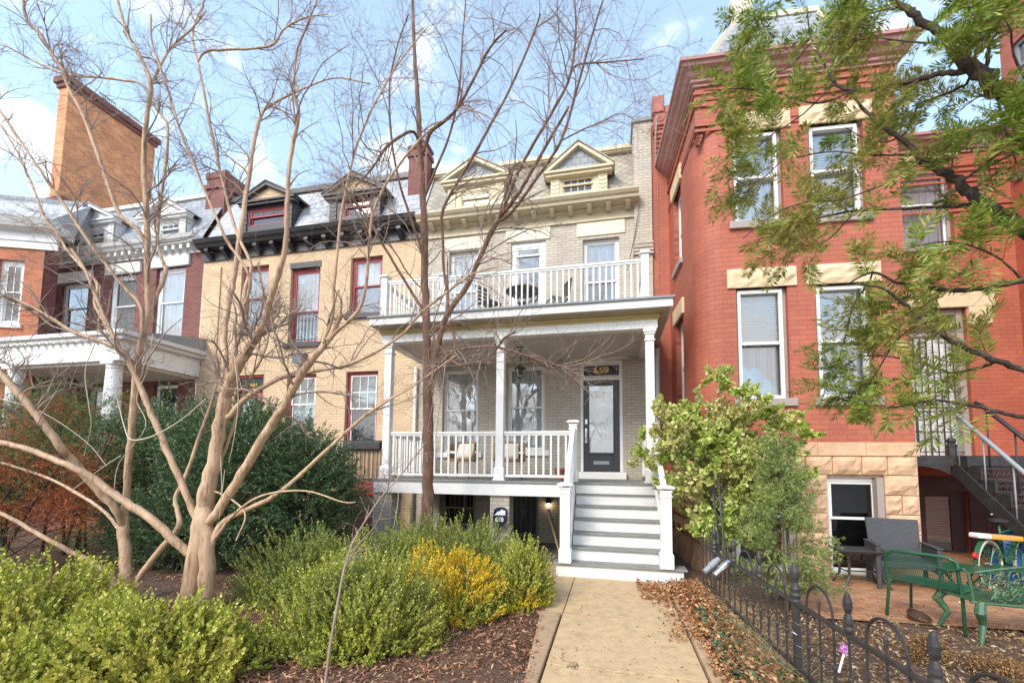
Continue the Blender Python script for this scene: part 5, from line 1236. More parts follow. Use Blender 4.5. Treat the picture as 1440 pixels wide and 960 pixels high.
# ================================================================= leaves and twigs, vectorised
def nrm(a): return a/np.maximum(np.linalg.norm(a,axis=-1,keepdims=True),1e-9)
def rnd_dir(n,rg): return nrm(rg.normal(size=(n,3)))
def quads(P,D,W,l,w,fold=.0):
    """leaf diamonds: base P, direction D, width direction W"""
    n=len(P); l=np.broadcast_to(l,(n,))[:,None]; w=np.broadcast_to(w,(n,))[:,None]
    a=P; c=P+D*l; m=P+D*l*.5; Nn=np.cross(D,W); V=np.stack([a,m+W*w/2+Nn*fold*w,c,m-W*w/2+Nn*fold*w],1).reshape(-1,3)
    return V,np.arange(n*4).reshape(-1,4)
def ortho(D,rg):
    r=rg.normal(size=D.shape); return nrm(np.cross(D,r))
def tubes(P,Rd,k=4):
    """P (N,n,3) paths, Rd (N,n) radii"""
    N_,n,_=P.shape
    T=np.empty_like(P); T[:,1:-1]=P[:,2:]-P[:,:-2]; T[:,0]=P[:,1]-P[:,0]; T[:,-1]=P[:,-1]-P[:,-2]; T=nrm(T)
    ref=np.zeros_like(T); ref[...,0]=.31;ref[...,1]=.87;ref[...,2]=.39
    A=nrm(np.cross(T,ref)); B=np.cross(T,A)
    th=np.arange(k)*2*np.pi/k
    V=P[:,:,None,:]+Rd[:,:,None,None]*(A[:,:,None,:]*np.cos(th)[None,None,:,None]+B[:,:,None,:]*np.sin(th)[None,None,:,None])
    I=np.arange(N_*n*k).reshape(N_,n,k); J=np.roll(I,-1,axis=2)
    F=np.stack([I[:,:-1],J[:,:-1],J[:,1:],I[:,1:]],-1).reshape(-1,4)
    return V.reshape(-1,3),F
def merge(parts):
    Vs=[];Fs=[];b=0
    for V,F in parts: Vs.append(V);Fs.append(F+b);b+=len(V)
    return np.concatenate(Vs),np.concatenate(Fs)
def grow(P,Rd,cnt,lo,hi,ang,up,rg,n=6,tmin=.2,rscale=.55,rmin=.0015,curve=.35,flat=None,tip=.25,taper_len=True):
    """children branches from parent paths"""
    N_,m,_=P.shape; idx=np.repeat(np.arange(N_),cnt); K=len(idx)
    t=tmin+(1-tmin)*rg.random(K)*.97; f=t*(m-1); i=np.minimum(f.astype(int),m-2); w=(f-i)[:,None]
    p=P[idx,i]*(1-w)+P[idx,i+1]*w; d=nrm(P[idx,i+1]-P[idx,i]); r=Rd[idx,i]*(1-w[:,0])+Rd[idx,i+1]*w[:,0]
    a=np.radians(ang[0]+(ang[1]-ang[0])*rg.random(K))[:,None]; o=ortho(d,rg); D=nrm(d*np.cos(a)+o*np.sin(a)+np.array([0,0,up]))
    L=(lo+(hi-lo)*rg.random(K))*( (1-.55*t) if taper_len else 1)
    out=np.empty((K,n,3)); out[:,0]=p; bend=rg.normal(size=(K,3))*curve; 
    for s in range(1,n):
        D=nrm(D+bend/n+rg.normal(size=(K,3))*curve*.5/n**.5+np.array([0,0,up*.35/n*2])); p=p+D*(L/(n-1))[:,None]; out[:,s]=p
    r0_=np.maximum(r*rscale,rmin); rr_=r0_[:,None]*np.linspace(1,tip,n)[None]; rr_=np.maximum(rr_,rmin*.6)
    return out,rr_
# ---------------- boxwood-like shrubs
def shrub(label,cx,cy,rx,ry,h,n,mat,seed,cat='shrub',group='low boxwood shrubs in the front bed',leaf=.023,per=30,sl=.22,name='boxwood_shrub',z0=.0,lift=.75):
    rg=np.random.default_rng(seed); o=root(name,(cx,cy,0),label,cat,group)
    # shoots start inside a lumpy dome, lean outwards and up
    u=rg.random(n); th=rg.random(n)*2*np.pi; ph=np.arccos(1-u*1.0) # upper hemisphere
    lump=1+.13*np.sin(3*th+seed)+.10*np.sin(5*th+2*seed+ph*3)+.08*np.sin(9*th+ph*7)
    rad_=(.48+.5*rg.random(n)**.45)*lump
    d=np.stack([np.sin(ph)*np.cos(th),np.sin(ph)*np.sin(th),np.cos(ph)],1)
    P=np.stack([d[:,0]*rx*rad_,d[:,1]*ry*rad_,z0+d[:,2]*(h-z0)*.86*rad_*1.0+.02],1)
    low=rg.random(n)<.32; P[low,2]*=rg.random(low.sum())*.6
    D=nrm(d*np.array([.8,.8,.55])+np.array([0,0,lift])+rg.normal(size=(n,3))*.28)
    L=sl*(.55+.8*rg.random(n)); start=P-D*L[:,None]*.6
    ns=5; path=start[:,None,:]+D[:,None,:]*L[:,None,None]*np.linspace(0,1,ns)[None,:,None]+ (rg.normal(size=(n,1,3))*.03)*np.linspace(0,1,ns)[None,:,None]**2
    V1,F1=tubes(path,np.full((n,ns),.0022)*np.linspace(1,.5,ns),3)
    # trunk stems from the base
    k=14; tb=np.zeros((k,6,3)); tt=np.linspace(0,1,6)
    e=P[rg.integers(0,n,k)]; tb[:]=e[:,None,:]*tt[None,:,None]**np.array([1.2,1.2,.8]); tb[:,:,0]+=rg.normal(size=(k,1))*.05
    V2,F2=tubes(tb,np.full((k,6),.011)*np.linspace(1,.4,6),5)
    V,F=merge([(V1,F1),(V2,F2)]); npmesh('stems',V,F,M['twig'],o)
    idx=np.repeat(np.arange(n),per); t=np.tile(np.linspace(.12,1.0,per),n)+rg.normal(size=n*per)*.02
    p=start[idx]+D[idx]*(L[idx]*t)[:,None]; side=ortho(D[idx],rg); dl=nrm(side+D[idx]*(.55+.9*t[:,None]**2)+rg.normal(size=p.shape)*.15)
    W=nrm(np.cross(dl,rg.normal(size=p.shape)*.5+D[idx])); sz=leaf*(.65+.6*rg.random(len(p)))
    V,F=quads(p,dl,W,sz,sz*.74,.12); npmesh('foliage',V,F,mat,o); return o
M['twig']=plain('shrub_twigs',(.16,.11,.07),.9,.2,20)
G1=[(0,(.20,.25,.03)),(.35,(.34,.40,.05)),(.7,(.52,.54,.08)),(1,(.70,.64,.16))]
G2=[(0,(.15,.21,.045)),(.4,(.27,.34,.07)),(.75,(.42,.48,.12)),(1,(.60,.60,.20))]
YY=[(0,(.50,.46,.03)),(.55,(.80,.64,.04)),(.85,(.85,.50,.03)),(1,(.75,.28,.03))]
Y2=[(0,(.32,.36,.06)),(.5,(.50,.48,.08)),(1,(.66,.55,.12))]
M['box_lime']=leafmat('lime_boxwood_leaf',G1,.45,.3,patch=Y2,pscale=2.2)
M['box_green']=leafmat('green_boxwood_leaf',G2,.45,.28,patch=G1,pscale=1.8,plo=.40,phi=.62)
M['box_mid']=leafmat('bright_boxwood_leaf',G2,.45,.28,patch=G1,pscale=2.2,plo=.30,phi=.55)
M['box_gold']=leafmat('gold_turning_leaf',YY,.5,.3,patch=G1,pscale=2.6,plo=.5,phi=.62)
M['box_mix']=leafmat('yellow_green_leaf',G1,.5,.3,patch=YY,pscale=2.4,plo=.52,phi=.66)
shrub('big lime green shrub filling the bottom left corner of the bed',-5.35,3.05,1.15,.75,.78,1700,M['box_lime'],11,leaf=.034,per=24,sl=.3)
shrub('low lime green shrub in front of the thick crape myrtle trunk',-3.75,2.95,1.0,.62,.56,1700,M['box_lime'],12,leaf=.034,per=24,sl=.26)
shrub('low lime shrub at the bottom edge between two larger lime shrubs',-4.45,2.35,.9,.5,.45,900,M['box_lime'],13,leaf=.034,sl=.26)
shrub('broad green shrub nearest the mulch in the middle of the bed',-2.4,3.95,.76,.66,.90,2300,M['box_mid'],14,per=30,leaf=.023)
shrub('round green shrub just right of the crape myrtle trunks',-3.75,5.0,.85,.65,.90,1500,M['box_green'],15)
shrub('green shrub behind the broad middle one',-3.0,5.7,.75,.6,.86,1200,M['box_green'],16)
shrub('dark green shrub under the brown barked tree',-2.95,6.7,.8,.5,.95,1000,M['box_green'],17)
shrub('upright green shrub in front of the mailbox pier',-1.95,6.25,.75,.55,.97,1300,M['box_green'],18)
shrub('golden yellow shrub with orange leaves',-1.9,4.9,.78,.58,.72,2100,M['box_gold'],19,leaf=.025,per=24)
shrub('yellow green shrub at the corner of the path',-1.12,5.45,.36,.45,.80,900,M['box_mix'],20,leaf=.025)
shrub('small green shrub at the far end of the bed by the path',-1.35,6.0,.5,.4,.8,600,M['box_green'],21)
# ---------------- dark evergreen masses behind the crape myrtles
def evergreen(name,label,cx,cy,rx,ry,h,z0,n,mat,seed,leaf=.045,per=26,sl=.35,lift=.35,group=None,cat='shrub',trunkn=7,droop=0,width=.16,patch=None,stemmat='bark_dark',core=True):
    rg=np.random.default_rng(seed); o=root(name,(cx,cy,0),label,cat,group)
    k=trunkn; e=np.stack([rg.normal(size=k)*rx*.45,rg.normal(size=k)*ry*.4,np.full(k,h*.8)],1); tt=np.linspace(0,1,8)
    tb=e[:,None,:]*tt[None,:,None]**np.array([1.3,1.3,1]); tb[:,:,:2]+=rg.normal(size=(k,1,2))*np.array([rx*.2,ry*.2])
    V,F=tubes(tb,np.full((k,8),.028)*np.linspace(1,.3,8),7)
    nb=26; B,BR=grow(tb,np.full((k,8),.02)*np.linspace(1,.4,8),nb,.3,.3+rx*.7,(50,90),.1,rg,tmin=.15)
    V2,F2=tubes(B,BR,4); V,F=merge([(V,F),(V2,F2)]); npmesh('stems',V,F,M[stemmat],o)
    th=rg.random(n)*2*np.pi; cz=rg.random(n)*1.9-.9; sn=np.sqrt(np.maximum(0,1-cz**2))
    d=np.stack([sn*np.cos(th),sn*np.sin(th),cz],1)
    lump=1+.14*np.sin(3*th+seed+cz*4)+.12*np.sin(6*th+cz*9)+.08*np.sin(11*th+cz*13+seed)
    rad_=(.35+.62*rg.random(n)**.4)*lump; mid=(h+z0)/2; hh=(h-z0)/2
    P=np.stack([d[:,0]*rx*rad_,d[:,1]*ry*rad_,mid+d[:,2]*hh*rad_],1)
    D=nrm(d*np.array([.9,.9,.3])+np.array([0,0,lift-droop])+rg.normal(size=(n,3))*.3); L=sl*(.5+.8*rg.random(n)); st=P-D*L[:,None]*.5
    idx=np.repeat(np.arange(n),per); t=np.tile(np.linspace(.05,1,per),n); p=st[idx]+D[idx]*(L[idx]*t)[:,None]
    side=ortho(D[idx],rg); dl=nrm(side*.9+D[idx]*(.5+t[:,None])+rg.normal(size=p.shape)*.15); W=nrm(np.cross(dl,rg.normal(size=p.shape)))
    sz=leaf*(.6+.7*rg.random(len(p))); V,F=quads(p,dl,W,sz,sz*width); npmesh('foliage',V,F,mat,o); return o
M['bark_dark']=plain('dark_stem_bark',(.045,.035,.028),.95,.3,14,bump=.6)
DG=[(0,(.045,.085,.035)),(.4,(.08,.14,.055)),(.8,(.14,.21,.09)),(1,(.25,.31,.15))]
TG=[(0,(.05,.09,.025)),(.5,(.09,.15,.04)),(1,(.18,.24,.07))]
RB=[(0,(.22,.055,.02)),(.5,(.38,.10,.03)),(1,(.50,.17,.06))]
M['yew_dark']=leafmat('dark_evergreen_leaf',DG,.5,.15); M['thuja']=leafmat('thuja_spray',TG,.55,.2,patch=RB,pscale=1.3,plo=.55,phi=.59)
M['thuja_brown']=leafmat('dead_thuja_spray',RB,.7,.2,patch=TG,pscale=1.3,plo=.52,phi=.57)
gE='dark evergreens behind the crape myrtles'
evergreen('evergreen_shrub','dense dark evergreen shrub behind the thick forked trunk',-6.3,6.5,1.4,1.0,2.75,.1,3600,M['yew_dark'],31,leaf=.055,width=.3,group=gE)
evergreen('evergreen_shrub','rounded dark evergreen shrub beside the yellow house planter',-5.1,6.7,.85,.8,2.25,.1,1900,M['yew_dark'],32,leaf=.055,width=.3,group=gE)
evergreen('evergreen_shrub','dark evergreen shrub between the two crape myrtle trunks',-8.0,6.5,1.3,1.0,2.75,.1,2700,M['yew_dark'],33,leaf=.055,width=.3,group=gE)
evergreen('evergreen_shrub','low dark evergreen growth under the taller evergreens behind the two trunks',-6.7,5.75,1.5,.45,1.25,.0,1500,M['yew_dark'],37,leaf=.05,width=.3,group=gE)
evergreen('thuja_shrub','tall thuja with patches of rust brown foliage in front of the white porch column',-9.7,6.2,1.3,1.1,3.1,.5,2100,M['thuja'],34,leaf=.06,sl=.5,lift=.2,width=.14,group=gE)
evergreen('thuja_shrub','half dead rust brown thuja at the left edge',-9.1,4.9,1.9,.85,2.25,.3,2000,M['thuja_brown'],35,leaf=.05,sl=.45,lift=.2,width=.13,group=gE)
evergreen('thuja_shrub','thuja hanging over the left edge in front of the orange house',-11.4,6.2,1.5,1.1,3.1,.6,1700,M['thuja'],36,leaf=.06,sl=.5,lift=.2,width=.14,group=gE)
# ---------------- leafy shrub and young conifer by the stairs
def broadleaf(cx,cy,seed):
    rg=np.random.default_rng(seed); o=root('leafy_shrub',(cx,cy,0),'loose leafy light green shrub between the stairs and the red bay','shrub')
    k=16; n=9; tt=np.linspace(0,1,n); e=np.stack([rg.normal(size=k)*.62,rg.normal(size=k)*.4,2.0+rg.random(k)*1.0],1)
    e[:,0]=np.linspace(-1.2,1.35,k); e[:,2]=3.1-.75*(np.abs(e[:,0])/1.3)**1.5-.3*rg.random(k)
    tb=e[:,None,:]*tt[None,:,None]**np.array([1.5,1.5,.85]); tb[:,:,:2]+=rg.normal(size=(k,1,2))*.08
    br=np.full((k,n),.015)*np.linspace(1,.25,n); c1,r1=grow(tb,br,14,.35,1.0,(30,80),.1,rg,n=7,tmin=.12,curve=.5); c2,r2=grow(c1,r1,4,.15,.4,(30,70),.05,rg,n=5,tmin=.2,curve=.4)
    V,F=merge([tubes(tb,br,6),tubes(c1,r1,4),tubes(c2,r2,3)]); npmesh('stems',V,F,M['twig'],o)
    P=[]; 
    for c,cn in ((c1,36),(c2,30)):
        K=len(c); idx=np.repeat(np.arange(K),cn); t=.15+.85*rg.random(K*cn); f=t*(c.shape[1]-1); i=np.minimum(f.astype(int),c.shape[1]-2); w=(f-i)[:,None]; P.append(c[idx,i]*(1-w)+c[idx,i+1]*w)
    P=np.concatenate(P); P=P[P[:,2]>.35+.3*rg.random(len(P))]; D=nrm(rg.normal(size=P.shape)+np.array([0,-.2,-.1])); W=ortho(D,rg); s=.066*(.5+.7*rg.random(len(P)))
    # rounded six-sided leaves
    n_=len(P); s=s[:,None]; N2=np.cross(D,W); V=np.stack([P,P+D*s*.3+W*s*.36,P+D*s*.75+W*s*.3+N2*s*.1,P+D*s,P+D*s*.75-W*s*.3+N2*s*.1,P+D*s*.3-W*s*.36],1).reshape(-1,3)
    npmesh('foliage',V,np.arange(n_*6).reshape(-1,6),M['leaf_lime'],o)
M['leaf_lime']=leafmat('pale_lime_leaf',[(0,(.20,.34,.04)),(.35,(.38,.50,.07)),(.7,(.56,.62,.16)),(1,(.74,.72,.34))],.4,.35,patch=[(0,(.40,.40,.10)),(.5,(.60,.58,.22)),(1,(.72,.66,.32))],pscale=1.4)
broadleaf(1.62,7.15,41)
def conifer(cx,cy,seed):
    rg=np.random.default_rng(seed); o=root('young_conifer',(cx,cy,0),'young feathery conifer behind the fence beside the red bay','tree')
    tb=np.array([[[0,0,z] for z in np.linspace(0,2.15,10)]])+rg.normal(size=(1,10,3))*.01; br=np.full((1,10),.022)*np.linspace(1,.2,10)
    K=150; z=.18+1.9*rg.random(K)**1.1; th=rg.random(K)*2*np.pi; L=(.62*(1-z/2.35)+.08)*(.7+.5*rg.random(K)); n=6; c1=np.empty((K,n,3)); D=np.stack([np.cos(th),np.sin(th),.45+0*th],1)
    for i,t in enumerate(np.linspace(0,1,n)): c1[:,i]=np.stack([0*z,0*z,z],1)+D*(L*t)[:,None]+np.array([0,0,-.12])*t*t
    r1=np.full((K,n),.004)*np.linspace(1,.3,n); c2,r2=grow(c1,r1,13,.08,.24,(30,60),.0,rg,n=4,tmin=.15,rmin=.001,curve=.3)
    npmesh('trunk',*merge([tubes(tb,br,7),tubes(c1,r1,4),tubes(c2,r2,3)]),M['twig'],o)
    c=c2; cn=13; idx=np.repeat(np.arange(len(c)),cn); t=rg.random(len(idx)); f=t*3; i=np.minimum(f.astype(int),2); w=(f-i)[:,None]; P=c[idx,i]*(1-w)+c[idx,i+1]*w; d=nrm(c[idx,i+1]-c[idx,i])
    D=nrm(d*.9+ortho(d,rg)*.8); V,F=quads(P,D,ortho(D,rg),.045,.009); npmesh('crown',V,F,M['conifer'],o)
M['conifer']=leafmat('conifer_needles',[(0,(.13,.20,.05)),(.5,(.24,.32,.08)),(1,(.40,.44,.15))],.5,.25)
conifer(2.0,5.95,42)
# ---------------- bare trees
M['crape']=None
def barkmat(name,c1,c2,c3,rough=.6,vert=.35,bump=.3):
    m,nt,b=new_mat(name); tc=N(nt,'ShaderNodeTexCoord'); mp=N(nt,'ShaderNodeMapping'); mp.inputs['Scale'].default_value=(1,1,vert); nt.links.new(tc.outputs['Object'],mp.inputs[0])
    f,_=noise_fac(nt,7,6,.7,vec=mp.outputs[0],lo=.35,hi=.65); f2,_=noise_fac(nt,16,6,.75,vec=mp.outputs[0],lo=.50,hi=.64)
    o=mixc(nt,f,c1,c2); o=mixc(nt,f2,o,c3); nt.links.new(o,b.inputs['Base Color']); b.inputs['Roughness'].default_value=rough
    _,h=noise_fac(nt,40,5,.7,vec=mp.outputs[0]); bumpn(nt,b,h,bump,.02); return m
M['crape']=barkmat('smooth_tan_bark',(.58,.40,.25),(.40,.25,.15),(.24,.135,.08),vert=.16,bump=.5)
M['crape_twig']=barkmat('grey_brown_twig_bark',(.32,.235,.185),(.22,.155,.12),(.38,.29,.23),.8)
M['elm']=barkmat('furrowed_brown_bark',(.20,.10,.06),(.12,.06,.038),(.30,.19,.13),.9,vert=.16,bump=1.0)
def catmull(pts,per=5):
    pts=[np.array(p,float) for p in pts]; q=[2*pts[0]-pts[1]]+pts+[2*pts[-1]-pts[-2]]; out=[]
    for i in range(1,len(q)-2):
        for s in range(per):
            t=s/per; a,b,c,d=q[i-1],q[i],q[i+1],q[i+2]; out.append(.5*((2*b)+(c-a)*t+(2*a-5*b+4*c-d)*t*t+(3*b-a-3*c+d)*t**3))
    out.append(q[-2]); return np.array(out)
def resample(P,n):
    t=np.linspace(0,len(P)-1,n); i=np.minimum(t.astype(int),len(P)-2); w=(t-i)[:,None]; return P[i]*(1-w)+P[i+1]*w
WS=[.63]
def px_of(P):
    q=P-np.array(CAM); z=q@np.array(fw); return np.stack([PX+FL*(q@np.array(RR))/z,PY-FL*(q@np.array(UU))/z],-1)
def snap_limbs(limbs):
    """traced limbs -> world paths; each side limb starts exactly on the limb it grows from"""
    done=[];out=[]
    for l in limbs:
        pts,Y0,Y1=l; x,y,_=pts[0]; best=None
        for P,Rd in done:
            q=px_of(P); d=np.hypot(q[:,0]-x,q[:,1]-y); i=int(d.argmin())
            if d[i]<34 and (best is None or d[i]<best[0]): best=(d[i],P[i])
        if best is not None and y<880 and x<1630: P,Rd=limb_world((pts,float(best[1][1]),float(best[1][1])+(Y1-Y0)*1.15)); P=np.concatenate([[best[1]],P[1:]])
        else: P,Rd=limb_world(l)
        done.append((P,Rd)); out.append((P,Rd))
    return out
def limb_world(l):
    """l = (pixels[(x,y,w_px)...], Y0, Y1): traced limb at its own distance; last entry of width in photo pixels"""
    pts,Y0,Y1=l; out=[];rad_=[]; n=len(pts)
    for k,(x,y,w) in enumerate(pts):
        Y=Y0+(Y1-Y0)*k/(n-1); p=atY(x,y,Y); dep=(p-CAM).dot(fw); out.append((p.x,p.y,p.z,w*WS[0]*.5*dep/FL)); 
    C_=catmull(out); return C_[:,:3],np.maximum(C_[:,3],.0015)
def bare_tree(name,label,base,limbs,mat,twigmat,seed,cnt=(9,5,4),ln=((.5,1.4),(.25,.8),(.12,.4)),k1=10,seeds=False,up=.25,zmin=2.0,group=None,droplets=0):
    rg=np.random.default_rng(seed); o=root(name,base,label,'tree',group); B=np.array(base); parts=[];mains=[];mr=[]
    for l,(P,Rd) in zip(limbs,snap_limbs(limbs)):
        P=P-B
        jit=rg.normal(size=P.shape)*np.minimum(Rd*.10,.006)[:,None]; jit[0]=0
        V,F=tubes((P+jit)[None],(Rd*(1+.035*np.sin(np.arange(len(Rd))*1.7)))[None],k1); parts.append((V,F))
        if l[0][0][2]>0: mains.append(resample(P,12)); mr.append(resample(Rd[:,None],12)[:,0])
    npmesh('trunk',*merge(parts),mat,o,smooth=True)
    Pm=np.array(mains); Rm=np.array(mr)
    # branch only above zmin
    c1,r1=grow(Pm,Rm,cnt[0],ln[0][0],ln[0][1],(25,65),up,rg,n=9,tmin=.42,rscale=.5,rmin=.0026,curve=.9)
    ok=c1[:,0,2]+B[2]>zmin; c1,r1=c1[ok],r1[ok]; r1=np.minimum(r1,.011)*1.0
    c2,r2=grow(c1,r1,cnt[1],ln[1][0],ln[1][1],(25,70),up*.7,rg,n=7,tmin=.15,rscale=.6,rmin=.0018,curve=.9)
    c3,r3=grow(c2,r2,cnt[2],ln[2][0],ln[2][1],(25,75),up*.5,rg,n=5,tmin=.15,rscale=.6,rmin=.0013,curve=.8)
    # spur twigs directly on the limbs
    c4,r4=grow(Pm,Rm,cnt[0],.1,.5,(40,80),.1,rg,n=5,tmin=.45,rscale=.2,rmin=.0022,curve=.7); ok=c4[:,0,2]+B[2]>zmin; c4,r4=c4[ok],np.minimum(r4[ok],.004)
    npmesh('twigs',*merge([tubes(c1,r1,5),tubes(c2,r2,4),tubes(c3,r3,3),tubes(c4,r4,3)]),twigmat,o,smooth=True)
    if droplets:
        K=droplets; i=rg.integers(0,len(c3),K); P=c3[i,-1]; D=nrm(rg.normal(size=P.shape)*.4+np.array([0,0,-1])); npmesh('seed_capsules',*quads(P,D,ortho(D,rg),.022,.012),M['bark_dark'],o)
    return o
T=lambda s:[tuple(float(v) for v in p.split(',')) for p in s.split()]
# crape myrtle with the thick forked trunk
A1=[
 (T('258,905,52 266,850,44 276,790,40 284,730,36 292,690,34 305,625,28 315,570,26 321,543,25 326,515,22'),4.2,4.25),
 (T('281,905,44 287,850,36 292,800,32 290,740,28 289,715,26'),4.15,4.2),
 (T('318,560,18 321,543,20 342,502,22 358,478,18 368,460,16'),4.25,4.1),
 (T('366,470,13 377,430,14 388,396,13 401,350,11 404,288,10 408,226,9 420,160,8 413,132,6 417,76,5 430,40,4 446,0,3'),4.15,3.6),
 (T('322,535,13 316,500,15 315,464,15 322,420,13 329,388,12 340,315,10 350,247,9 357,200,8 366,165,7 378,150,6 420,128,4 470,110,3 520,118,3'),4.3,4.9),
 (T('326,515,10 340,450,10 345,404,8 353,372,7 331,323,7 315,263,6 300,200,6 285,120,5 278,87,5 271,45,4 288,0,3'),4.25,4.7),
 (T('345,430,6 352,395,7 342,372,6 320,340,7 306,310,6 280,250,6 257,194,5 240,140,5 226,97,5 214,60,4 212,20,3'),4.3,3.7),
 (T('292,735,16 305,721,20 340,666,20 380,600,19 399,571,18 427,521,17 464,474,13 480,440,10'),4.2,4.0),
 (T('455,487,8 468,440,8 469,409,7 475,350,6 480,301,6 497,220,5 511,181,5 525,150,4 560,90,3 600,40,2.5'),4.05,3.7),
 (T('440,505,8 470,470,9 502,439,8 515,400,7 519,342,6 525,299,6 545,255,5 587,200,5 620,170,3'),4.0,3.7),
 (T('292,780,13 311,737,13 350,715,11 396,690,10 458,634,8 499,596,7 540,566,6 580,543,4 640,500,3'),4.2,4.4),
 (T('300,760,8 330,722,6 370,696,5 430,690,4 480,705,3 500,706,2'),4.1,3.6),
 (T('318,590,12 345,560,11 377,540,10 405,528,9 430,524,8 499,509,7 561,474,6 592,440,6 630,410,5 663,386,4 700,375,3'),4.3,4.9),
 (T('268,778,19 245,760,19 210,727,18 167,700,17 130,672,16 104,658,14 50,635,13 0,621,12 -60,607,11'),4.1,3.4),
 (T('283,742,14 270,715,14 245,655,14 217,592,13 200,550,12 187,521,11 178,500,9 167,487,8 140,430,7 120,380,6 100,350,5'),4.1,3.6),
 (T('296,700,8 310,650,7 325,610,7 345,545,6 367,505,6 377,470,5 372,420,5 363,370,5'),4.2,4.6),
 (T('303,690,4 330,705,4 345,725,3.5 332,760,3'),4.3,4.0)]
bare_tree('crape_myrtle','crape myrtle with thick smooth tan trunk forking low in front of the dark evergreens',(-4.72,4.2,0),A1,M['crape'],M['crape_twig'],51,cnt=(12,6,5),group='bare crape myrtles')
B1=[
 (T('178,905,26 179,860,24 178,820,23 175,780,22 173,740,21 173,715,20'),4.25,4.3),
 (T('174,728,18 178,700,14 181,650,14 184,615,14 187,577,14 192,525,13 197,493,12 207,440,11 207,400,11 207,340,12 205,280,11 202,226,10 207,160,9 212,121,9 200,85,8 178,45,7 165,0,6'),4.3,3.9),
 (T('207,345,8 195,325,9 180,312,10 167,300,9 152,260,8 139,222,8 118,165,7 97,125,7 88,100,7 73,76,7 58,50,7 38,28,6 33,0,5'),4.1,3.5),
 (T('208,440,9 216,425,8 233,383,9 228,365,7 222,340,6 224,300,6 233,226,6 236,180,5 225,160,5 212,145,4'),4.15,4.5),
 (T('173,740,14 162,715,15 130,680,16 100,645,16 83,625,16 45,575,15 0,525,14 -60,465,12'),4.2,3.4),
 (T('168,745,8 150,722,7 120,700,7 75,675,6 40,662,6 0,650,6 -50,640,5'),4.2,4.7),
 (T('177,840,13 167,825,13 145,800,12 110,780,11 83,767,10 40,742,9 0,721,8 -50,705,7'),4.2,3.5),
 (T('186,835,13 192,817,13 215,785,13 250,742,12 250,722,10 247,700,9 258,675,8 267,654,8 285,600,7 300,558,6 310,500,5 318,440,4'),4.25,4.7),
 (T('196,505,8 200,465,8 197,430,8 175,405,7 153,377,7 125,340,7 103,307,6 85,280,6 70,260,6 59,243,5 30,200,5 0,156,5 -40,100,4'),4.1,3.6),
 (T('192,512,9 180,505,9 173,493,9 135,478,9 100,465,8 60,440,7 30,425,7 0,415,6 -50,400,5'),4.15,3.5),
 (T('172,500,6 167,490,7 150,458,6 133,427,6 137,400,6 115,375,6 93,350,6 78,325,5 63,307,5 45,260,5 25,215,4 0,175,3'),4.1,4.6),
 (T('230,150,4 200,120,4 175,113,5 130,108,5 95,105,5 60,92,4 0,60,3'),3.9,3.7),
 (T('212,121,5 222,100,6 232,80,5 245,62,4 270,40,4 290,15,3'),3.9,4.2),
 (T('278,87,3 290,73,5 320,70,5 360,68,5 385,62,5 400,40,4 430,25,3 460,20,2'),4.4,4.6)]
bare_tree('crape_myrtle','slimmer crape myrtle left of the thick trunk, with long limbs reaching left',(-5.62,4.25,0),B1,M['crape'],M['crape_twig'],52,cnt=(13,6,5),group='bare crape myrtles')
C1=[
 (T('599,775,20 600,740,17.5 602,680,15.5 602,620,14.5 602,565,14.5 602,545,15 600,500,11 599,440,10.5 597,380,10 597,330,9.5 594,260,8 590,190,7 587,130,6 583,80,5 580,0,4'),7.1,6.6),
 (T('606,556,7 612,510,7 620,470,8 630,440,8 657,402,7 679,353,6.5 700,310,6 717,288,6 735,262,5 771,200,4 800,150,3'),7.0,6.0),
 (T('625,455,5 630,420,4.5 624,380,4 623,340,4 622,299,4 640,262,4 664,222,4 690,175,3.5 716,128,3 747,56,3 760,20,2'),7.0,6.4),
 (T('680,352,4 690,325,5 705,299,5 725,250,4.5 747,208,4 775,160,4 799,115,3.5 808,70,3 810,35,2.5 808,0,2'),6.3,5.6),
 (T('700,312,4 719,299,4.5 755,250,4 789,198,4 810,130,3.5 827,69,3 848,0,2'),6.2,5.4),
 (T('799,115,2 811,92,2.5 850,88,2 905,83,1.5'),5.8,5.5),
 (T('789,198,2 805,190,2 825,180,2 845,172,1.5 872,160,1 895,170,.8'),5.7,5.4),
 (T('597,215,5 605,187,5 625,170,4.5 643,153,4 668,108,3.5 688,69,3 712,42,2'),6.8,6.2),
 (T('590,200,4 578,185,4 545,205,4 525,235,3 500,262,2'),6.8,6.0),
 (T('604,470,4 630,455,4 640,488,4 625,505,4 610,525,3'),6.9,6.6),
 (T('607,500,3 640,492,3.5 680,487,4 700,488,4 730,497,3.5 770,510,3.5 800,520,3 803,533,2.5 790,548,2'),6.8,6.2),
 (T('605,470,3 630,500,3.5 645,512,3 670,510,3 690,500,3 710,475,3 725,467,2'),6.9,6.0),
 (T('597,440,4 560,380,3.5 530,330,3 505,290,3 480,270,2'),6.8,6.2),
 (T('596,360,4 575,300,3.5 560,250,3 550,190,3 548,120,2.5 560,60,2 575,20,1.5'),6.7,6.2),
 (T('592,290,3.5 612,240,3.5 632,190,3 645,130,3 650,60,2 655,0,1.5'),6.7,6.3),
 (T('560,700,0.0 565,640,2 580,560,2.5 600,480,2 '),6.6,6.9)]
C1=C1[:-1]
WS[0]=1.02
bare_tree('bare_tree','tall bare tree with rough brown trunk in front of the porch',(atY(600,760,7.1).x,7.1,0),C1,M['elm'],M['crape_twig'],53,cnt=(13,6,4),ln=((.7,2.4),(.35,1.1),(.15,.5)),up=.1,zmin=3.0,droplets=160)
WS[0]=.8
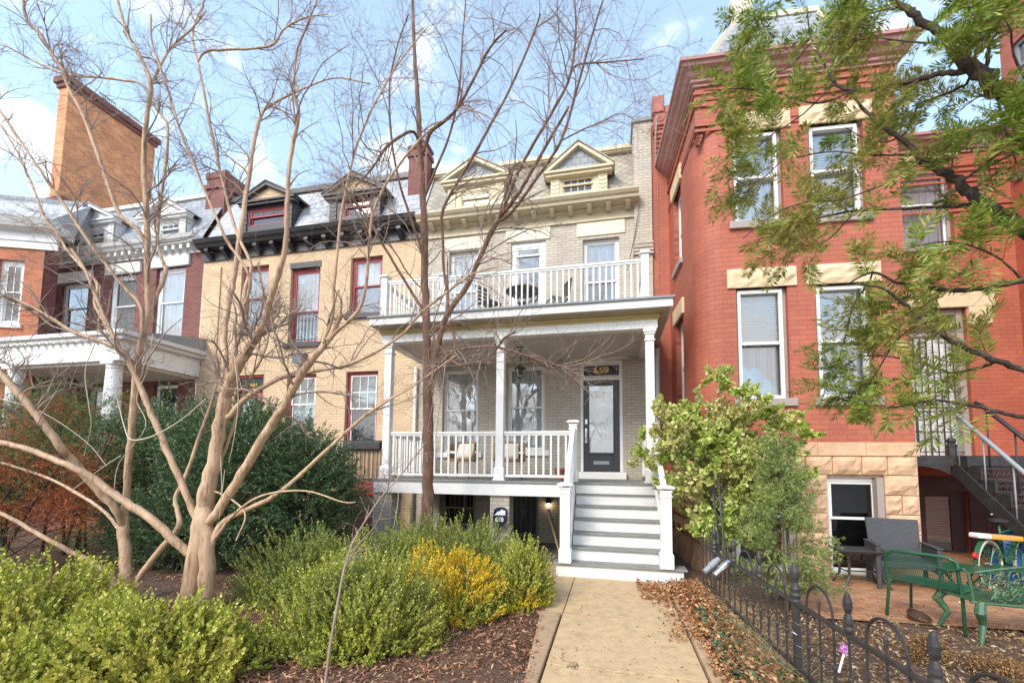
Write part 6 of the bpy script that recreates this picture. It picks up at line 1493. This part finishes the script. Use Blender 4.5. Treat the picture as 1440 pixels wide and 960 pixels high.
# slender sapling in the near bed
SP=[(T('455,975,5 465,905,5 478,830,4.5 487,790,4 500,755,3.5 535,700,3 560,672,2.5 600,620,2'),3.0,3.3),(T('487,795,3 505,765,3 530,735,2 545,690,2 548,650,1.5'),3.05,2.8)]
p=atY(455,975,3.0); bare_tree('sapling','slender leafless sapling growing from the mulch',(p.x,3.0,0),SP,M['crape_twig'],M['crape_twig'],54,cnt=(7,3,2),ln=((.15,.5),(.08,.25),(.04,.1)),zmin=.6,k1=6)
# pale dry vines hanging over the left trees
vn=root('dry_vine',(-4.9,3.9,0),'pale dry vine strands hanging in the crape myrtles','vine'); V_=[]
for s_ in ('290,560,2 255,590,2 215,613,2.5 185,618,2.5 175,600,2 165,560,1.5','141,400,1.5 137,470,1.5 120,520,1.5 125,570,1.5 128,600,1 118,640,1','310,640,1.5 312,690,1.5 308,730,1 316,660,1','215,470,1.5 207,520,1.5 192,560,1.5 205,600,1.5 168,650,1.5 160,690,1.5','100,690,1.5 140,660,1.5 170,640,1.5','555,600,1 558,650,1 560,700,1.5 553,745,1','330,500,2 335,560,2 330,610,1.5 322,650,1.2','0,560,1.5 60,580,1.5 120,620,1.5 150,655,1.5'):
    P,Rd=limb_world((T(s_),3.9,4.1)); V_.append(tubes((P-np.array([-4.9,3.9,0]))[None],Rd[None],4))
M['vine']=plain('pale_vine',(.55,.46,.34),.8,.1,9)
for q_ in V_: npmesh('strand',*q_,M['vine'],vn,smooth=True)
# ---------------- overhanging yew in the near right foreground
YW=[
 (T('1640,420,56 1560,300,44 1500,215,36 1440,157,30 1407,127,26 1377,100,24 1347,77,18 1327,50,15 1287,23,12 1257,0,9 1225,-40,6'),2.35,2.35),
 (T('1650,460,44 1560,385,34 1440,325,26 1400,300,21 1367,270,18 1333,247,14 1300,227,12 1277,203,9 1247,182,7 1217,157,5 1190,120,4'),2.35,2.6),
 (T('1377,100,10 1333,102,10 1300,110,9 1267,117,8 1210,128,6 1177,120,5 1160,93,4 1140,50,3 1135,10,2'),2.4,2.7),
 (T('1387,98,7 1390,50,6 1377,0,5 1370,-40,3'),2.3,2.1), (T('1367,115,5 1327,133,4.5 1283,150,3'),2.4,2.7),
 (T('1297,217,4 1260,218,3.5 1217,218,3 1167,213,2.5 1110,222,2 1060,215,1.5'),2.5,2.8),
 (T('1290,230,4 1250,255,3.5 1210,272,3 1175,282,2.5 1140,283,2 1090,300,2 1045,335,1.5'),2.5,2.2),
 (T('1380,285,7 1345,290,6 1280,292,5 1200,297,4.5 1150,307,3.5 1120,320,2 1100,370,1.5'),2.4,2.7),
 (T('1345,262,4 1400,220,4 1440,195,4 1480,170,4'),2.4,2.1),
 (T('1650,500,26 1520,400,14 1440,395,10 1383,405,9 1330,408,8 1300,403,7 1260,397,5 1227,383,4 1190,400,2'),2.35,2.4),
 (T('1660,560,30 1540,545,17 1440,520,11 1400,507,11 1360,490,9 1327,473,8 1300,450,7 1267,423,5 1240,405,4 1205,400,2'),2.3,2.2),
 (T('1400,510,5 1365,520,5 1333,523,4 1283,507,3 1220,500,2.5 1185,515,2'),2.25,2.5),
 (T('1660,640,26 1540,600,14 1440,587,8 1400,578,7 1367,570,6 1317,563,5 1287,567,4 1240,575,2'),2.3,2.2),
 (T('1200,128,3 1150,145,3 1090,130,2.5 1040,125,2 990,128,1.5'),2.6,2.4), (T('1170,120,3 1130,160,2.5 1085,190,2 1050,215,1.5 1010,205,1.2'),2.6,2.3),
 (T('1120,200,2.5 1085,240,2 1050,260,1.5 1020,235,1.2'),2.6,2.3),(T('1140,60,2.5 1110,95,2 1075,110,1.5 1060,170,1.2'),2.6,2.8),
 (T('1100,0,2 1070,20,2 1062,45,1'),2.5,2.5),(T('1200,300,3 1160,340,2.5 1120,345,2 1065,340,1.2'),2.6,2.4),(T('1230,385,3 1200,430,2.5 1190,470,2 1175,520,1.5'),2.3,2.4),
 (T('1300,450,3 1260,480,3 1220,540,2 1180,555,1.2'),2.3,2.5),(T('1290,150,3 1270,190,3 1230,200,2 1190,180,1.5'),2.6,2.9),
 (T('1340,60,4 1290,60,3 1230,50,2.5 1180,20,2'),2.4,2.7),(T('1400,120,4 1410,170,3 1430,230,2'),2.3,2.1),(T('1330,408,3 1280,440,3 1230,440,2'),2.4,2.6),(T('1440,395,4 1400,360,3 1340,340,2.5 1290,345,2'),2.4,2.2),(T('1470,150,5 1430,90,4 1420,40,3 1400,10,2'),2.3,2.2),(T('1300,10,3 1240,15,3 1190,30,2'),2.5,2.7)]
YK=.64
YW=[(a,b*YK,c*YK) for a,b,c in YW]
def yew(seed=61):
    rg=np.random.default_rng(seed); p=atY(1700,560,2.35*YK); b=np.array([p.x,2.35*YK,0]); o=root('yew_tree',b,'yew tree at the right edge whose needled branches hang over the view','tree')
    parts=[];mains=[];mr=[]
    tp=np.array([[0,0,-.05],[.02,.0,.6],[-.03,.03,1.2],[.02,0,2.0],[-.05,.02,2.8],[.1,.05,4.2]],float); tp=catmull(tp); parts.append(tubes(tp[None],np.linspace(.12,.05,len(tp))[None],12))
    for l,(P,Rd) in zip(YW,snap_limbs(YW)):
        P=P-b
        if l[0][0][0]>=1640: # join the trunk
            j=np.array([0,0,P[0,2]-.25]); P=np.concatenate([[j],P]); Rd=np.concatenate([[Rd[0]*1.1],Rd])
        jit=rg.normal(size=P.shape)*np.minimum(Rd*.2,.008)[:,None]; jit[0]=0
        Rd=Rd*.95; parts.append(tubes((P+jit)[None],(Rd*(1+.06*rg.normal(size=len(Rd))))[None],9)); s=resample(P,12); 
        mains.append(s); mr.append(resample(Rd[:,None],12)[:,0])
    npmesh('trunk',*merge(parts),M['yew_bark'],o,smooth=True)
    Pm=np.array(mains);Rm=np.array(mr)
    c1,r1=grow(Pm,Rm,14,.09,.26,(30,75),-.05,rg,n=7,tmin=.25,rscale=.3,rmin=.0010,curve=.5); r1=np.minimum(r1,.004)
    c2,r2=grow(c1,r1,3,.05,.14,(30,60),-.08,rg,n=5,tmin=.25,rscale=.6,rmin=.0008,curve=.3)
    npmesh('twigs',*merge([tubes(c1,r1,5),tubes(c2,r2,4)]),M['yew_twig'],o)
    VV=[]
    for c,per in ((c1,36),(c2,26)):
        keep=rg.random(len(c))<.85; c=c[keep]
        K,n,_=c.shape; idx=np.repeat(np.arange(K),per); t=np.tile(np.linspace(.12,1,per),K); f=t*(n-1); i=np.minimum(f.astype(int),n-2); w=(f-i)[:,None]
        P=c[idx,i]*(1-w)+c[idx,i+1]*w; d=nrm(c[idx,i+1]-c[idx,i]); sd=nrm(np.cross(d,np.array([0,0,1.])+rg.normal(size=(K,3))[idx]*.35)); sg=np.where(np.arange(len(idx))%2,1,-1)[:,None]
        up_=np.cross(sd,d); D=nrm(sd*sg*.85+d*(.45+.8*t[:,None]**4)+up_*.12+rg.normal(size=P.shape)*.13); W=nrm(np.cross(D,up_+rg.normal(size=P.shape)*.3))
        l_=.031*(.75+.4*rg.random(len(P)))*(1-.35*t**5)
        VV.append(quads(P,D,W,l_,.0042,.15))
    npmesh('needles',*merge(VV),M['needles'],o)
M['yew_bark']=barkmat('dark_yew_bark',(.07,.045,.032),(.035,.024,.018),(.17,.13,.10),.9,vert=1,bump=1.0); M['yew_twig']=plain('yew_twig',(.20,.13,.05),.8,.2,20)
M['needles']=leafmat('yew_needles',[(0,(.08,.15,.02)),(.4,(.18,.28,.035)),(.75,(.33,.41,.06)),(1,(.52,.54,.13))],.35,.4,patch=[(0,(.16,.20,.04)),(.6,(.38,.37,.08)),(1,(.52,.40,.12))],pscale=1.6,plo=.5,phi=.62)
yew()
# ---------------- ground cover: mulch chips, fallen leaves, ivy, dry grass
def scatter(name,n,region,mat,lmin,lmax,asp,seed,lift=.0,tilt=.35,h=.03,fold=.1,label=None):
    rg=np.random.default_rng(seed); P=region(rg,n); P[:,2]+=lift+h*rg.random(len(P)); a=rg.random(len(P))*2*np.pi
    D=nrm(np.stack([np.cos(a),np.sin(a),rg.normal(size=len(P))*tilt],1)); W=nrm(np.cross(D,np.array([0,0,1])+rg.normal(size=P.shape)*tilt)); l=lmin+(lmax-lmin)*rg.random(len(P))
    V,F=quads(P,D,W,l,l*asp,fold); return tag(npmesh(name,V,F,mat),kind='stuff')
def zone(x0,x1,y0,y1,z=0.0):
    return lambda rg,n: np.stack([x0+(x1-x0)*rg.random(n),y0+(y1-y0)*rg.random(n)**1.2,np.full(n,z)],1)
M['chips']=leafmat('bark_mulch',[(0,(.07,.03,.02)),(.4,(.20,.085,.045)),(.75,(.36,.17,.09)),(1,(.58,.34,.19))],.9,0)
M['litter']=leafmat('fallen_leaves',[(0,(.13,.045,.02)),(.35,(.32,.12,.045)),(.7,(.52,.27,.11)),(1,(.66,.44,.22))],.8,.2)
M['litter_pale']=leafmat('dry_straw_litter',[(0,(.14,.07,.03)),(.4,(.30,.17,.08)),(.8,(.48,.32,.17)),(1,(.68,.55,.36))],.85,.2)
M['ivy']=leafmat('ivy_leaves',[(0,(.02,.06,.025)),(.5,(.05,.12,.05)),(1,(.15,.22,.11))],.35,.15)
scatter('bark_mulch',42000,lambda rg,n:(lambda P:P[P[:,0]<-.60-.10*np.clip((P[:,1]-3.4)/1.0,0,2.2)])(zone(-5.5,-.60,2.3,6.6)(rg,n)),M['chips'],.02,.075,.28,71,h=.03)
scatter('bark_mulch',9000,zone(-11,-4.5,2.3,7.5),M['chips'],.03,.08,.3,72,h=.03)
def lit(rg,n):
    y=2.6+4.3*rg.random(n); x=.80+.75*rg.random(n)**.9+.0*y; edge=rg.random(n)<.12; x=np.where(edge&(y>4.6),.45+.4*rg.random(n)**.5,x); z=.01+.05*np.exp(-((x-1.15)/.3)**2); return np.stack([x,y,z],1)
scatter('fallen_leaves',9500,lit,M['litter'],.022,.06,.6,73,h=.04,tilt=.5)
def litp(rg,n):
    y=6.0+.9*rg.random(n); x=.35+.6*rg.random(n); return np.stack([x,y+0*x,np.full(n,.01)],1)
scatter('fallen_leaves',900,litp,M['litter'],.03,.07,.55,74,h=.02,tilt=.4)
scatter('fallen_leaves',260,zone(-.53,.72,2.4,6.85,.008),M['litter'],.012,.035,.5,75,h=.004,tilt=.2)
scatter('ivy_ground_cover',3000,lambda rg,n: np.stack([.92+.50*rg.random(n),2.8+2.9*rg.random(n)**1.3,np.full(n,.03)],1)+np.array([0,0,0]),M['ivy'],.03,.055,.9,76,h=.06,tilt=.4)
scatter('dry_leaf_litter',16000,zone(1.62,5.2,2.2,6.0,.0),M['litter_pale'],.02,.065,.35,77,h=.03,tilt=.5)
scatter('dry_leaf_litter',500,zone(2.2,6.5,5.8,8.1,.03),M['litter_pale'],.02,.05,.5,78,h=.01,tilt=.3)
def grass(name,n,reg,mat,hh,seed):
    rg=np.random.default_rng(seed); P=reg(rg,n); D=nrm(rg.normal(size=P.shape)*np.array([.5,.5,.2])+np.array([0,0,1])); l=hh*(.4+.8*rg.random(n)); K=4; pth=np.empty((n,K,3))
    dr=rg.normal(size=(n,3))*np.array([1,1,0])
    for i,t in enumerate(np.linspace(0,1,K)): pth[:,i]=P+D*(l*t)[:,None]+dr*(l*.5*t*t)[:,None]-np.array([0,0,.25])*(l*t*t)[:,None]
    V,F=tubes(pth,np.full((n,K),.0022)*np.linspace(1,.3,K),3); return tag(npmesh(name,V,F,mat),kind='stuff')
M['grassg']=leafmat('green_grass_blade',[(0,(.07,.13,.03)),(.6,(.2,.27,.07)),(1,(.42,.40,.18))],.5,.2); M['straw']=leafmat('straw_blade',[(0,(.3,.2,.1)),(1,(.62,.5,.3))],.7,.2)
grass('grass_tufts',1500,lambda rg,n: np.stack([1.18+.25*rg.random(n)+.05*rg.normal(size=n),2.5+2.8*rg.random(n),np.zeros(n)],1),M['grassg'],.16,81)
grass('dry_grass',900,lambda rg,n: np.stack([1.25+.25*rg.random(n),3.9+2.6*rg.random(n),np.zeros(n)],1),M['straw'],.28,82)
grass('patio_edge_grass',900,lambda rg,n: np.stack([2.3+2.5*rg.random(n),7.80+.15*rg.random(n),np.full(n,.02)],1),M['grassg'],.04,83)
# dead chrysanthemum clump and small dead plants
def mum(x,y,r,h,label,seed):
    rg=np.random.default_rng(seed); o=root('dead_plant',(x,y,0),label,'plant'); n=260; a=rg.random(n)*6.283; ph=np.arccos(1-rg.random(n)*.95); e=np.stack([np.sin(ph)*np.cos(a)*r,np.sin(ph)*np.sin(a)*r,np.cos(ph)*h],1)*(.7+.3*rg.random(n))[:,None]
    tt=np.linspace(0,1,5); P=e[:,None,:]*tt[None,:,None]**np.array([1.1,1.1,.8]); npmesh('stems',*tubes(P,np.full((n,5),.0022),3),M['straw'],o)
    k=7; P=np.repeat(e,k,0)+rg.normal(size=(n*k,3))*.012; D=rnd_dir(n*k,rg); npmesh('seed_heads',*quads(P,D,ortho(D,rg),.022,.014),M['mumleaf'],o)
M['mumleaf']=leafmat('dead_flower_heads',[(0,(.12,.055,.02)),(.5,(.28,.14,.05)),(1,(.42,.25,.11))],.9,.1)
p=atZ(1308,925,0); mum(p.x,p.y,.2,.2,'brown dead chrysanthemum clump behind the fence',91)
p=atZ(1425,955,0); mum(p.x,p.y+.1,.22,.14,'second brown dead clump at the bottom right corner',92)
# ================================================================= light and sky
SUN_EL=math.radians(38); SUN_AZ=math.radians(205)   # azimuth of the sun measured from +Y, clockwise: behind the camera, a little to the right... 
wd=bpy.data.worlds.new('World'); S.world=wd; wd.use_nodes=True; nt=wd.node_tree; L_=nt.links
bg=nt.nodes['Background']; sky=nt.nodes.new('ShaderNodeTexSky'); sky.sky_type='NISHITA'; sky.sun_disc=False; sky.sun_elevation=SUN_EL; sky.sun_rotation=SUN_AZ; sky.air_density=1.0; sky.dust_density=.6; sky.ozone_density=1.6
tc=nt.nodes.new('ShaderNodeTexCoord')
sep=nt.nodes.new('ShaderNodeSeparateXYZ'); L_.new(tc.outputs['Generated'],sep.inputs[0])
# project the view direction on a cloud layer so that clouds flatten towards the horizon
mx=nt.nodes.new('ShaderNodeMath'); mx.operation='MAXIMUM'; L_.new(sep.outputs[2],mx.inputs[0]); mx.inputs[1].default_value=.0
ad=nt.nodes.new('ShaderNodeMath'); ad.operation='ADD'; L_.new(mx.outputs[0],ad.inputs[0]); ad.inputs[1].default_value=.35
cx_=nt.nodes.new('ShaderNodeCombineXYZ')
for i in (0,1):
    dv=nt.nodes.new('ShaderNodeMath'); dv.operation='DIVIDE'; L_.new(sep.outputs[i],dv.inputs[0]); L_.new(ad.outputs[0],dv.inputs[1]); L_.new(dv.outputs[0],cx_.inputs[i])
ns=nt.nodes.new('ShaderNodeTexNoise'); ns.inputs['Scale'].default_value=4.2; ns.inputs['Detail'].default_value=7; ns.inputs['Roughness'].default_value=.56; ns.inputs['Distortion'].default_value=.25; L_.new(cx_.outputs[0],ns.inputs[0])
# more cloud low down and to the left (west)
mr=nt.nodes.new('ShaderNodeMapRange'); L_.new(ns.outputs['Fac'],mr.inputs[0]); mr.inputs[1].default_value=.52; mr.inputs[2].default_value=.66; mr.interpolation_type='SMOOTHSTEP'
bi=nt.nodes.new('ShaderNodeMath'); bi.operation='MULTIPLY_ADD'; L_.new(sep.outputs[2],bi.inputs[0]); bi.inputs[1].default_value=.38; bi.inputs[2].default_value=.29; L_.new(bi.outputs[0],mr.inputs[1])
b2=nt.nodes.new('ShaderNodeMath'); b2.operation='ADD'; L_.new(bi.outputs[0],b2.inputs[0]); b2.inputs[1].default_value=.17; L_.new(b2.outputs[0],mr.inputs[2])
fl_=nt.nodes.new('ShaderNodeMapRange'); L_.new(mr.outputs[0],fl_.inputs[0]); fl_.inputs[3].default_value=.14; fl_.inputs[4].default_value=1.0
mix=nt.nodes.new('ShaderNodeMix'); mix.data_type='RGBA'; L_.new(fl_.outputs[0],mix.inputs[0]); hs_=nt.nodes.new('ShaderNodeHueSaturation'); hs_.inputs['Hue'].default_value=.487; hs_.inputs['Saturation'].default_value=.98; hs_.inputs['Value'].default_value=1.55; L_.new(sky.outputs[0],hs_.inputs['Color']); L_.new(hs_.outputs[0],mix.inputs[6]); mix.inputs[7].default_value=(6.0,6.05,6.15,1)
L_.new(mix.outputs[2],bg.inputs[0]); bg.inputs[1].default_value=.145
sl=bpy.data.lights.new('sun','SUN'); sl.energy=1.8; sl.angle=math.radians(22); sl.color=(1,.925,.82); so_=bpy.data.objects.new('sun',sl); COL.objects.link(so_)
d=Vector((math.sin(SUN_AZ)*math.cos(SUN_EL),math.cos(SUN_AZ)*math.cos(SUN_EL),math.sin(SUN_EL))); so_.rotation_euler=d.to_track_quat('Z','Y').to_euler(); so_.location=(0,-20,30)
vs=S.view_settings; vs.view_transform='Standard'; vs.look='None'; vs.gamma=1; vs.exposure=1.05; vs.use_curve_mapping=False
